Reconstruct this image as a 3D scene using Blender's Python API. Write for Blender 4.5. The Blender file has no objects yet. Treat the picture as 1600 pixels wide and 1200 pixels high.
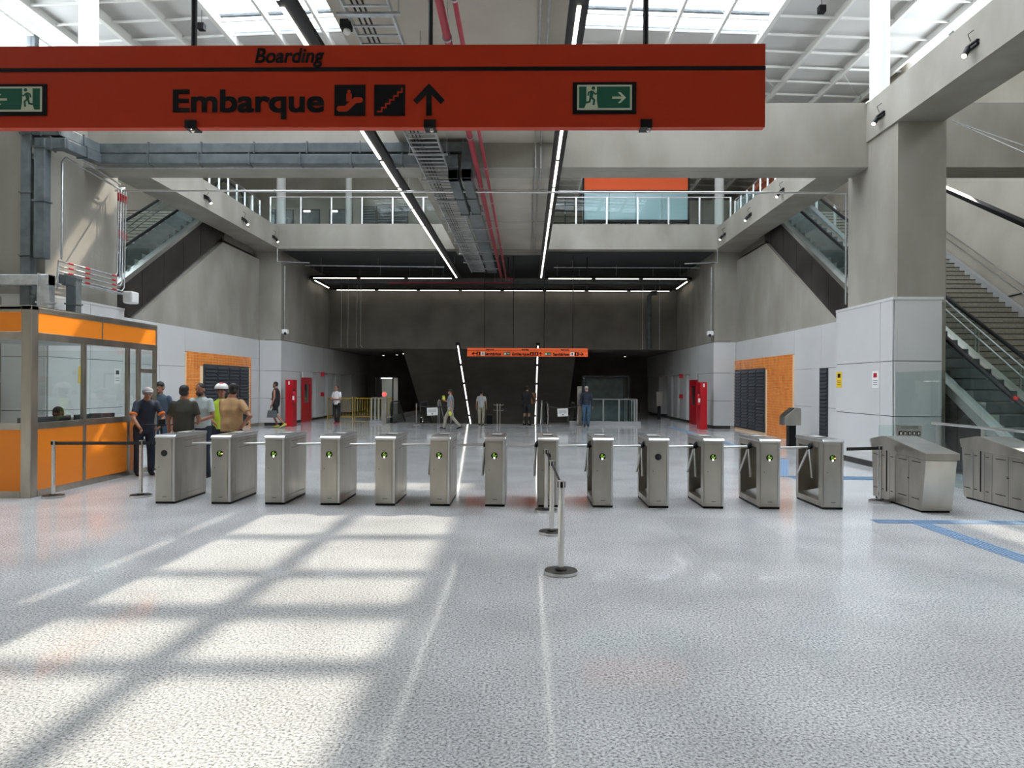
import bpy, math, random
from mathutils import Vector, Matrix
random.seed(7)
C = bpy.context.scene
COL = C.collection
R = math.radians
# ---------------- camera, world, sun, exposure ----------------
CAM = Vector((0, 0, 1.75)); F = 1120.0
YAW, PITCH, ROLL = R(1.125), R(0.10), R(0.33)
ROT = (Matrix.Rotation(YAW, 3, 'Z') @ Matrix.Rotation(math.pi/2 + PITCH, 3, 'X') @ Matrix.Rotation(ROLL, 3, 'Z'))
cd = bpy.data.cameras.new('camera'); cam = bpy.data.objects.new('camera', cd); COL.objects.link(cam)
cd.sensor_width = 36.0; cd.lens = 36.0*F/1600.0; cd.clip_end = 300; cd.clip_start = 0.05
cam.matrix_world = Matrix.Translation(CAM) @ ROT.to_4x4()
C.camera = cam
C.view_settings.view_transform = 'Standard'; C.view_settings.look = 'None'
C.view_settings.exposure = EXPOSURE = 0.0; C.view_settings.gamma = 1.0; C.view_settings.use_curve_mapping = False
SUND = Vector((-0.635, -0.83, -1.0)).normalized()          # direction the sunlight travels
w = bpy.data.worlds.new('world'); C.world = w; w.use_nodes = True
nt = w.node_tree; nt.nodes.clear()
wo = nt.nodes.new('ShaderNodeOutputWorld'); bg = nt.nodes.new('ShaderNodeBackground'); sk = nt.nodes.new('ShaderNodeTexSky')
sk.sky_type = 'HOSEK_WILKIE'; sk.sun_direction = -SUND; sk.turbidity = 3.0; sk.ground_albedo = 0.4
mixs = nt.nodes.new('ShaderNodeMixRGB'); mixs.inputs[0].default_value = 0.55; mixs.inputs[2].default_value = (0.9, 0.95, 1.0, 1)
nt.links.new(sk.outputs[0], mixs.inputs[1]); nt.links.new(mixs.outputs[0], bg.inputs[0])
bg.inputs[1].default_value = SKY = 13.5
nt.links.new(bg.outputs[0], wo.inputs[0])
sl = bpy.data.lights.new('sun', 'SUN'); sl.energy = SUN = 5.0; sl.angle = R(0.6); sl.color = (1.0, 0.90, 0.74)
so = bpy.data.objects.new('sun', sl); COL.objects.link(so); so.location = (20, 25, 40)
so.rotation_euler = (-SUND).to_track_quat('Z', 'Y').to_euler()

def ray(px, py):
    d = Vector(((px-800)/F, -(py-600)/F, -1.0)); return ROT @ d
def atY(px, py, Y):
    d = ray(px, py); return CAM + d*((Y-CAM.y)/d.y)
def atX(px, py, X):
    d = ray(px, py); return CAM + d*((X-CAM.x)/d.x)
def atZ(px, py, Z=0.0):
    d = ray(px, py); return CAM + d*((Z-CAM.z)/d.z)

# ---------------- materials ----------------
def nodes(m):
    m.use_nodes = True; return m.node_tree.nodes, m.node_tree.links, m.node_tree.nodes['Principled BSDF']
def plain(name, col, rough=0.5, metal=0.0, emit=0.0, ecol=None, spec=0.5):
    m = bpy.data.materials.new(name); n, l, b = nodes(m)
    b.inputs['Base Color'].default_value = (*col, 1); b.inputs['Roughness'].default_value = rough
    b.inputs['Metallic'].default_value = metal; b.inputs['Specular IOR Level'].default_value = spec
    if emit: b.inputs['Emission Color'].default_value = (*(ecol or col), 1); b.inputs['Emission Strength'].default_value = emit
    return m
def noisy(name, c1, c2, scale=1.0, rough=0.7, metal=0.0, stretch=(1, 1, 1), detail=6, bump=0.0, bscale=60, fine=0.0, lo=.35, hi=.65, spec=0.5):
    m = bpy.data.materials.new(name); n, l, b = nodes(m)
    g = n.new('ShaderNodeNewGeometry'); mp = n.new('ShaderNodeMapping'); l.new(g.outputs['Position'], mp.inputs['Vector'])
    mp.inputs['Scale'].default_value = stretch
    t = n.new('ShaderNodeTexNoise'); t.inputs['Scale'].default_value = scale; t.inputs['Detail'].default_value = detail
    l.new(mp.outputs[0], t.inputs['Vector'])
    cr = n.new('ShaderNodeValToRGB'); cr.color_ramp.elements[0].position = lo; cr.color_ramp.elements[1].position = hi
    cr.color_ramp.elements[0].color = (*c1, 1); cr.color_ramp.elements[1].color = (*c2, 1)
    l.new(t.outputs['Fac'], cr.inputs[0]); l.new(cr.outputs[0], b.inputs['Base Color'])
    b.inputs['Roughness'].default_value = rough; b.inputs['Metallic'].default_value = metal; b.inputs['Specular IOR Level'].default_value = spec
    if bump:
        t2 = n.new('ShaderNodeTexNoise'); t2.inputs['Scale'].default_value = bscale; t2.inputs['Detail'].default_value = 3; l.new(mp.outputs[0], t2.inputs['Vector'])
        bp = n.new('ShaderNodeBump'); bp.inputs['Strength'].default_value = bump; bp.inputs['Distance'].default_value = .01
        l.new(t2.outputs['Fac'], bp.inputs['Height']); l.new(bp.outputs[0], b.inputs['Normal'])
    return m
def glassy(name, tint=(0.95, 0.975, 0.97), refl=0.10):
    m = bpy.data.materials.new(name); n, l, b = nodes(m); n.remove(b)
    o = n['Material Output']; tr = n.new('ShaderNodeBsdfTransparent'); tr.inputs[0].default_value = (*tint, 1)
    gl = n.new('ShaderNodeBsdfGlossy'); gl.inputs['Roughness'].default_value = 0.02
    fr = n.new('ShaderNodeLayerWeight'); fr.inputs[0].default_value = .5
    pw = n.new('ShaderNodeMath'); pw.operation = 'POWER'; pw.inputs[1].default_value = 4.0; l.new(fr.outputs['Facing'], pw.inputs[0])
    ad = n.new('ShaderNodeMath'); ad.operation = 'MULTIPLY_ADD'; ad.inputs[1].default_value = .7; ad.inputs[2].default_value = refl*.5; l.new(pw.outputs[0], ad.inputs[0])
    mx = n.new('ShaderNodeMixShader'); l.new(ad.outputs[0], mx.inputs[0]); l.new(tr.outputs[0], mx.inputs[1]); l.new(gl.outputs[0], mx.inputs[2])
    l.new(mx.outputs[0], o.inputs[0]); return m
def granite(name, cols, rough):
    m = bpy.data.materials.new(name); n, l, b = nodes(m)
    g = n.new('ShaderNodeNewGeometry')
    t = n.new('ShaderNodeTexNoise'); t.inputs['Scale'].default_value = 62; t.inputs['Detail'].default_value = 4; t.inputs['Roughness'].default_value = .65
    l.new(g.outputs['Position'], t.inputs['Vector'])
    cr = n.new('ShaderNodeValToRGB'); e = cr.color_ramp.elements
    e[0].position = .36; e[0].color = (*cols[0], 1); e[1].position = .62; e[1].color = (*cols[2], 1)
    k = e.new(.47); k.color = (*cols[1], 1)
    l.new(t.outputs['Fac'], cr.inputs[0])
    t2 = n.new('ShaderNodeTexNoise'); t2.inputs['Scale'].default_value = .8; t2.inputs['Detail'].default_value = 5; l.new(g.outputs['Position'], t2.inputs['Vector'])
    mr = n.new('ShaderNodeMapRange'); mr.inputs[1].default_value = .3; mr.inputs[2].default_value = .7; mr.inputs[3].default_value = .84; mr.inputs[4].default_value = 1.12
    l.new(t2.outputs['Fac'], mr.inputs[0])
    oi = n.new('ShaderNodeObjectInfo'); mr2 = n.new('ShaderNodeMapRange'); mr2.inputs[3].default_value = .96; mr2.inputs[4].default_value = 1.04
    l.new(oi.outputs['Random'], mr2.inputs[0])
    mu = n.new('ShaderNodeMath'); mu.operation = 'MULTIPLY'; l.new(mr.outputs[0], mu.inputs[0]); l.new(mr2.outputs[0], mu.inputs[1])
    mx = n.new('ShaderNodeVectorMath'); mx.operation = 'SCALE'; l.new(cr.outputs[0], mx.inputs[0]); l.new(mu.outputs[0], mx.inputs['Scale'])
    l.new(mx.outputs[0], b.inputs['Base Color'])
    t3 = n.new('ShaderNodeTexNoise'); t3.inputs['Scale'].default_value = 3.0; t3.inputs['Detail'].default_value = 6; l.new(g.outputs['Position'], t3.inputs['Vector'])
    mr3 = n.new('ShaderNodeMapRange'); mr3.inputs[1].default_value = .3; mr3.inputs[2].default_value = .7; mr3.inputs[3].default_value = rough*.75; mr3.inputs[4].default_value = rough*1.3
    l.new(t3.outputs['Fac'], mr3.inputs[0]); l.new(mr3.outputs[0], b.inputs['Roughness']); b.inputs['Specular IOR Level'].default_value = .38
    return m
M = {}
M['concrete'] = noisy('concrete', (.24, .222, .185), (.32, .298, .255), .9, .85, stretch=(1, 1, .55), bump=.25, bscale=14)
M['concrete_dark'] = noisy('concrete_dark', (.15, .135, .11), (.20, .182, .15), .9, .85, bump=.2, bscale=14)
M['concrete_light'] = noisy('concrete_light', (.40, .365, .30), (.49, .45, .38), .7, .85, bump=.2, bscale=14)
M['roof'] = noisy('roof_sheet', (.60, .60, .60), (.70, .70, .70), .5, .5, stretch=(1, .2, 1))
M['white_steel'] = plain('white_steel', (.78, .78, .76), .4)
M['granite'] = granite('granite', ((.20, .205, .21), (.56, .57, .575), (.88, .88, .875)), .085)
M['granite_edge'] = noisy('granite_step', (.30, .30, .30), (.42, .42, .41), 60, .4)
M['grout'] = plain('grout', (.45, .45, .45), .7)
M['cladding'] = noisy('cladding', (.53, .53, .52), (.59, .59, .58), .4, .38)
M['shade_board'] = plain('ceiling_shade_board', (.035, .037, .038), .8)  # near-black: the shade of the far ceiling is put into this colour
M['joint'] = plain('dark_joint', (.03, .03, .03), .8)
M['steel'] = noisy('brushed_steel', (.42, .395, .345), (.55, .515, .45), 1.6, .33, 1.0, stretch=(2, 2, .8), detail=2, bump=.05, bscale=90)
M['steel_light'] = noisy('satin_steel', (.60, .60, .59), (.72, .72, .71), 2, .28, 1.0)
M['chrome'] = plain('polished_steel', (.72, .70, .67), .12, 1.0)
M['galv'] = noisy('galvanised_steel', (.42, .44, .45), (.58, .60, .61), 6, .42, .9)
M['duct'] = noisy('duct_grey', (.085, .10, .105), (.13, .15, .155), 4, .45, .35)
M['black'] = plain('black_paint', (.008, .008, .009), .5, spec=.25)
M['rubber'] = plain('black_rubber', (.02, .02, .02), .6)
M['dark_metal'] = noisy('dark_steel', (.038, .034, .03), (.068, .062, .056), 1.2, .38, .6)
M['louver'] = plain('louver_grey', (.035, .042, .05), .5)
M['orange'] = plain('orange_panel', (.80, .23, .012), .38)
M['orange_tile'] = noisy('orange_tile', (.66, .20, .035), (.80, .28, .06), 3, .25)
M['tile_grout'] = plain('tile_grout', (.85, .62, .38), .8)
M['sign'] = plain('sign_orange_red', (.50, .036, .008), .42, spec=.3)
M['sign_far'] = plain('far_sign_orange', (.95, .13, .02), .5)
M['red'] = plain('red_paint', (.45, .008, .016), .35)
M['pipe_red'] = plain('red_pipe', (.33, .015, .035), .4)
M['blue'] = plain('blue_rubber', (.20, .31, .46), .6)
M['white'] = plain('white_print', (.75, .75, .72), .6)
M['cream'] = plain('photoluminescent', (.62, .66, .50), .6)
M['green'] = plain('exit_green', (.005, .10, .055), .6)
M['yellow'] = plain('yellow_notice', (.75, .50, .02), .6)
M['yellow_paint'] = plain('yellow_paint', (.55, .36, .03), .5)
M['print'] = plain('black_print', (.006, .006, .008), .6, spec=.2)
M['glass'] = glassy('clear_glass')
M['glass_green'] = glassy('balustrade_glass', (.90, .955, .945), .05)
M['sky_glass'] = glassy('roof_glass', (.985, .99, .995), .04)
M['blue_glass'] = plain('blue_film', (.42, .62, .66), .15)
M['lamp'] = plain('lamp_diffuser', (1, 1, 1), .5, emit=4.5, ecol=(1, .95, .86))
M['spot'] = plain('spot_lens', (1, 1, 1), .5, emit=6.0, ecol=(1, .9, .7))
M['red_led'] = plain('red_led', (1, .02, .02), .5, emit=5.0, ecol=(1, .03, .03))
M['green_led'] = plain('green_led', (.25, .55, .05), .5, emit=.35, ecol=(.45, .9, .05))
M['amber_led'] = plain('amber_led', (1, .5, .2), .5, emit=2.5, ecol=(1, .5, .2))
M['white_led'] = plain('white_led', (1, 1, .95), .5, emit=2.0, ecol=(1, 1, .9))
M['screen'] = plain('dark_screen', (.01, .011, .012), .12)
M['stair'] = noisy('stair_stone', (.32, .30, .25), (.42, .40, .34), 20, .6)
M['nosing'] = plain('dark_nosing', (.06, .05, .035), .7)
M['tread'] = noisy('escalator_tread', (.20, .20, .19), (.30, .30, .29), 9, .45, .5)
M['plastic'] = plain('white_plastic', (.75, .75, .73), .4)
M['skin'] = plain('skin_brown', (.36, .17, .10), .55)
M['skin_tan'] = plain('skin_tan', (.30, .13, .075), .55)
M['skin_dark'] = plain('skin_dark', (.16, .075, .045), .55)
M['hair'] = plain('dark_hair', (.012, .009, .008), .6)
M['hair_grey'] = plain('grey_hair', (.42, .41, .39), .7)
M['sclera'] = plain('eye', (.05, .03, .02), .3)
M['lips'] = plain('lips', (.28, .08, .07), .5)
def cloth(name, c, r=.85): M[name] = noisy('cloth_'+name, tuple(x*.85 for x in c), tuple(min(1, x*1.1) for x in c), 7, r, bump=.3, bscale=25)
for nm, c in dict(c_black=(.012, .012, .014), c_olive=(.045, .043, .032), c_beige=(.42, .35, .26), c_polo=(.42, .49, .48), c_navy=(.022, .03, .05), c_blue=(.05, .075, .11),
                  c_tan=(.44, .27, .13), c_grey=(.22, .25, .28), c_stone=(.36, .34, .28), c_white=(.7, .7, .7), c_hivis=(.55, .75, .05), c_jeans=(.05, .11, .18), c_orange=(.8, .2, .03),
                  c_bag=(.10, .105, .11), c_card=(.42, .20, .09), c_shoe=(.6, .62, .12), c_pale=(.40, .42, .42), c_khaki=(.33, .30, .23), c_glove=(.75, .8, .1), c_redshoe=(.3, .02, .05), c_cap=(.25, .25, .26)).items(): cloth(nm, c)

# ---------------- mesh helpers ----------------
LOC = {}
def tag(o, label=None, cat=None, group=None, kind=None):
    if label: o['label'] = label
    if cat: o['category'] = cat
    if group: o['group'] = group
    if kind: o['kind'] = kind
    return o
def thing(name, label, cat, loc=(0, 0, 0), rz=0.0, group=None, kind=None):
    o = bpy.data.objects.new(name, None); COL.objects.link(o); o.empty_display_size = .2
    o.location = loc; o.rotation_euler = (0, 0, rz)
    return tag(o, label, cat, group, kind)
class MB:
    def __init__(s): s.v = []; s.f = []; s.m = []; s.cm = 0
    def add(s, vs, fs):
        k = len(s.v); s.v += [Vector(v) for v in vs]; s.f += [tuple(i+k for i in f) for f in fs]; s.m += [s.cm]*len(fs); return s
    def mat(s, i): s.cm = i; return s
    def box(s, x0, y0, z0, x1, y1, z1):
        x0, x1 = sorted((x0, x1)); y0, y1 = sorted((y0, y1)); z0, z1 = sorted((z0, z1))
        return s.add([(x0, y0, z0), (x1, y0, z0), (x1, y1, z0), (x0, y1, z0), (x0, y0, z1), (x1, y0, z1), (x1, y1, z1), (x0, y1, z1)],
                     [(0, 3, 2, 1), (4, 5, 6, 7), (0, 1, 5, 4), (1, 2, 6, 5), (2, 3, 7, 6), (3, 0, 4, 7)])
    def cbox(s, c, d): return s.box(c[0]-d[0]/2, c[1]-d[1]/2, c[2]-d[2]/2, c[0]+d[0]/2, c[1]+d[1]/2, c[2]+d[2]/2)
    def prism(s, poly, a, b, ax):      # poly in the plane across axis ax: x->(y,z) y->(x,z) z->(x,y)
        def P(p, t): return {'x': (t, p[0], p[1]), 'y': (p[0], t, p[1]), 'z': (p[0], p[1], t)}[ax]
        n = len(poly); area = sum(poly[i][0]*poly[(i+1) % n][1]-poly[(i+1) % n][0]*poly[i][1] for i in range(n))
        flip = (area > 0) == (ax == 'y')
        if flip: poly = poly[::-1]
        a, b = sorted((a, b)); vs = [P(p, a) for p in poly]+[P(p, b) for p in poly]
        fs = [tuple(range(n))[::-1], tuple(range(n, 2*n))]+[(i, (i+1) % n, n+(i+1) % n, n+i) for i in range(n)]
        return s.add(vs, fs)
    def tube(s, pts, r, seg=8, cap=True, ry=None):
        pts = [Vector(p) for p in pts]; n = len(pts); rs = r if isinstance(r, (list, tuple)) else [r]*n
        k = len(s.v); u = None; fs = []
        for i, p in enumerate(pts):
            d = (pts[min(i+1, n-1)]-pts[max(i-1, 0)]).normalized()
            if u is None:
                u = d.orthogonal().normalized()
                if abs(d.z) < .9: u = d.cross(Vector((0, 0, 1))).normalized()
            u = (u-d*u.dot(d)).normalized(); v = d.cross(u)
            if 0 < i < n-1:
                c = max(.5, math.cos(((pts[i+1]-p).angle(p-pts[i-1]) if (pts[i+1]-p).length > 1e-6 and (p-pts[i-1]).length > 1e-6 else 0)/2))
            else: c = 1
            for j in range(seg):
                a = 2*math.pi*(j+.5)/seg; q = rs[i]*(1/c if c < .999 else 1)
                s.v.append(p+u*math.cos(a)*rs[i]+v*math.sin(a)*(ry or rs[i]))
        for i in range(n-1):
            for j in range(seg):
                a = k+i*seg+j; b = k+i*seg+(j+1) % seg; fs.append((a, b, b+seg, a+seg))
        if cap: fs.append(tuple(k+j for j in range(seg))[::-1]); fs.append(tuple(k+(n-1)*seg+j for j in range(seg)))
        s.f += fs; s.m += [s.cm]*len(fs); return s
    def cyl(s, c, r, z0, z1, seg=24, r2=None):
        r2 = r if r2 is None else r2
        vs = [(c[0]+r*math.cos(2*math.pi*i/seg), c[1]+r*math.sin(2*math.pi*i/seg), z0) for i in range(seg)]
        vs += [(c[0]+r2*math.cos(2*math.pi*i/seg), c[1]+r2*math.sin(2*math.pi*i/seg), z1) for i in range(seg)]
        return s.add(vs, [tuple(range(seg))[::-1], tuple(range(seg, 2*seg))]+[(i, (i+1) % seg, seg+(i+1) % seg, seg+i) for i in range(seg)])
    def rings(s, rg, seg=16):          # closed loft through rings (centre, rx, ry, u, v)
        k = len(s.v); n = len(rg); fs = []
        for c, rx, ry, u, v in rg:
            for j in range(seg):
                a = 2*math.pi*j/seg; s.v.append(Vector(c)+Vector(u)*rx*math.cos(a)+Vector(v)*ry*math.sin(a))
        for i in range(n-1):
            for j in range(seg):
                a = k+i*seg+j; b = k+i*seg+(j+1) % seg; fs.append((a, b, b+seg, a+seg))
        fs.append(tuple(k+j for j in range(seg))[::-1]); fs.append(tuple(k+(n-1)*seg+j for j in range(seg)))
        s.f += fs; s.m += [s.cm]*len(fs); return s
    def ball(s, c, r, seg=14, rg=10, mx=None):
        c = Vector(c); r = (r, r, r) if isinstance(r, (int, float)) else r; k = len(s.v)
        vs = []
        for i in range(1, rg):
            t = math.pi*i/rg
            for j in range(seg):
                a = 2*math.pi*j/seg; vs.append(Vector((r[0]*math.sin(t)*math.cos(a), r[1]*math.sin(t)*math.sin(a), r[2]*math.cos(t))))
        vs += [Vector((0, 0, r[2])), Vector((0, 0, -r[2]))]
        if mx: vs = [mx @ v for v in vs]
        fs = []
        for i in range(rg-2):
            for j in range(seg):
                a = i*seg+j; b = i*seg+(j+1) % seg; fs.append((a, a+seg, b+seg, b))
        T = (rg-1)*seg
        for j in range(seg): fs.append((T, j, (j+1) % seg)); fs.append((T+1, (rg-2)*seg+(j+1) % seg, (rg-2)*seg+j))
        return s.add([c+v for v in vs], fs)
    def xf(s, mx): s.v = [mx @ v for v in s.v]; return s
    def mesh(s, name, mats):
        me = bpy.data.meshes.new(name); me.from_pydata([tuple(v) for v in s.v], [], s.f)
        for m in (mats if isinstance(mats, list) else [mats]): me.materials.append(m)
        if max(s.m or [0]): me.polygons.foreach_set('material_index', s.m)
        me.update(); return me
    def build(s, name, mats, parent=None, smooth=False, bevel=0, local=False, rel=None, seg=2):
        """coordinates are world ones unless local; parent may be a thing placed without rotation"""
        if parent is not None and not local:
            off = Vector(parent.location)
            if parent.parent: off += Vector(parent.parent.location)
            s.v = [v-off for v in s.v]
        o_loc = Vector((0, 0, 0))
        if parent is None and not local and s.v:
            lo = Vector([min(v[i] for v in s.v) for i in range(3)]); hi = Vector([max(v[i] for v in s.v) for i in range(3)])
            o_loc = Vector(((lo.x+hi.x)/2, (lo.y+hi.y)/2, lo.z)); s.v = [v-o_loc for v in s.v]
        o = bpy.data.objects.new(name, s.mesh(name, mats)); COL.objects.link(o); o.location = o_loc
        if parent is not None: o.parent = parent
        if smooth:
            o.data.polygons.foreach_set('use_smooth', [True]*len(o.data.polygons))
            if smooth == 'auto':
                o.data.set_sharp_from_angle(angle=R(40))
        if bevel:
            b = o.modifiers.new('bevel', 'BEVEL'); b.width = bevel; b.segments = seg; b.limit_method = 'ANGLE'
        return o
def B(*a): return MB().box(*a)
def struct(name, mb, mat, parent=None, **k):
    o = mb.build(name, mat, parent, **k)
    if parent is None: o['kind'] = 'structure'
    return o
def copy_tree(o, parent=None):
    c = o.copy(); COL.objects.link(c); c.parent = parent
    for ch in o.children: copy_tree(ch, c)
    return c
def inst(mesh_obj_data, name, loc, parent, rot=(0, 0, 0), scale=(1, 1, 1)):
    o = bpy.data.objects.new(name, mesh_obj_data); COL.objects.link(o); o.location = loc; o.rotation_euler = rot; o.scale = scale; o.parent = parent
    return o
def arc(c, r, a0, a1, n, plane='yz', other=0.0):
    out = []
    for i in range(n+1):
        a = R(a0+(a1-a0)*i/n); p, q = c[0]+r*math.cos(a), c[1]+r*math.sin(a)
        out.append({'yz': (other, p, q), 'xz': (p, other, q), 'xy': (p, q, other)}[plane])
    return out
def text_mesh(txt, size, bold=0.0, shear=0.0, align='LEFT', sx=1.0):
    cu = bpy.data.curves.new('lettering', 'FONT'); cu.body = txt; cu.size = size; cu.offset = bold; cu.shear = shear; cu.align_x = align; cu.extrude = .0008; cu.space_character = 1.0+bold*6
    o = bpy.data.objects.new('lettering', cu); COL.objects.link(o)
    dg = bpy.context.evaluated_depsgraph_get(); me = bpy.data.meshes.new_from_object(o.evaluated_get(dg))
    bpy.data.objects.remove(o); bpy.data.curves.remove(cu)
    me.transform(Matrix.Diagonal((sx, 1, 1, 1)))
    return me
def put_text(txt, size, x, y, z, parent, mat, bold=0.0, shear=0.0, width=None, name='lettering', align='LEFT'):
    me0 = text_mesh(txt, size, 0.0, shear, align); me0.materials.clear()
    vs = [v.co.copy() for v in me0.vertices]; fs = [tuple(p.vertices) for p in me0.polygons]; m = MB()
    sh = [(0, 0)] if not bold else [(bold*i, bold*j) for i in (-1, 0, 1) for j in (-1, 0, 1)]
    for i, (dx, dy) in enumerate(sh): m.add([v+Vector((dx, dy, i*.00004)) for v in vs], fs)
    me = m.mesh('lettering', mat)
    if width:
        xs = [v.co.x for v in me.vertices]; k = width/(max(xs)-min(xs)); me.transform(Matrix.Diagonal((k, 1, 1, 1)))
    me.transform(Matrix.Rotation(math.pi/2, 4, 'X'))     # faces -Y
    me.materials.clear(); me.materials.append(mat)
    o = bpy.data.objects.new(name, me); COL.objects.link(o); o.parent = parent
    off = Vector(parent.location) if parent else Vector((0, 0, 0))
    o.location = Vector((x, y, z))-off
    return o
# ---------------- building structure ----------------
XL, XR = -10.24, 7.74          # inner faces of the far hall
WL, WR = -11.15, 8.65          # inner faces of the side walls
PL, PR = -10.15, 7.6           # faces of the two piers
OL, OR_ = -16.2, 13.6          # outer walls
ZS, ZU = 7.3, 8.32             # underside and top of the upper slab
# floor with the well for the stairs going down
floor = struct('floor', MB().box(OL, -8, -.5, OR_, 32.1, -.003).box(OL, 32.1, -.5, -6.5, 52, -.003).box(2.6, 32.1, -.5, OR_, 52, -.003), M['grout'])
tile_big = B(-.5993, -.5993, -.03, .5993, .5993, 0).build('tile_seed', M['granite'], local=True).data
bpy.data.objects.remove(bpy.data.objects['tile_seed'])
def zone_tiles():
    fx, fy = floor.location.x, floor.location.y; fz = floor.location.z
    n = 0
    rest = MB()
    for j in range(0, 44):
        for i in range(0, 25):
            x = OL+.6+i*1.2; y = -6.6+j*1.2
            if x > OR_-.4: continue
            x0, x1, y0, y1 = x-.598, min(x+.598, OR_), y-.598, y+.598
            if y1 > 32.1 and x1 > -6.5 and x0 < 2.6:
                if y0 < 32.1: rest.box(x0, y0, -.03, x1, 32.1, 0)
                elif x0 < -6.5: rest.box(x0, y0, -.03, -6.5, y1, 0)
                elif x1 > 2.6: rest.box(2.6, y0, -.03, x1, y1, 0)
                continue
            near = 1.5 < y < 17 and abs(x) < y*.75+1.3
            if near and n < 290:
                o = inst(tile_big, 'tile', (x-fx, y-fy, 0-fz), floor); n += 1
            else: rest.box(x0, y0, -.03, x1, y1, 0)
    r = rest.build('tile_field', M['granite'], floor); r['kind'] = 'stuff'
zone_tiles()
# blue tactile strips
tt = MB(); tt.box(-.124, -.124, 0, .124, .124, .004)
for k in range(4): tt.box(-.095+k*.055, -.11, .004, -.07+k*.055, .11, .008)
tt = tt.build('seed', M['blue'], local=True).data; bpy.data.objects.remove(bpy.data.objects['seed'])
def tactile(x0, y0, x1, y1, wide=1):
    n = max(1, int(round(math.hypot(x1-x0, y1-y0)/.25))); a = math.atan2(y1-y0, x1-x0)+math.pi/2
    for i in range(n):
        for k in range(wide):
            t = (i+.5)/n; ox = math.cos(a)*(k-(wide-1)/2)*.25; oy = math.sin(a)*(k-(wide-1)/2)*.25
            inst(tt, 'tactile_tile', (x0+(x1-x0)*t+ox-floor.location.x, y0+(y1-y0)*t+oy-floor.location.y, .001-floor.location.z), floor, (0, 0, a))
tactile(5.1, 4.6, 5.1, 9.3); tactile(4.55, 9.45, 7.6, 9.45); tactile(5.1, 13.9, 7.2, 13.9, 2); tactile(5.0, 14.1, 6.2, 17.4); tactile(6.2, 17.6, 6.2, 31)

# floor scuffs are in the granite itself

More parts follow.
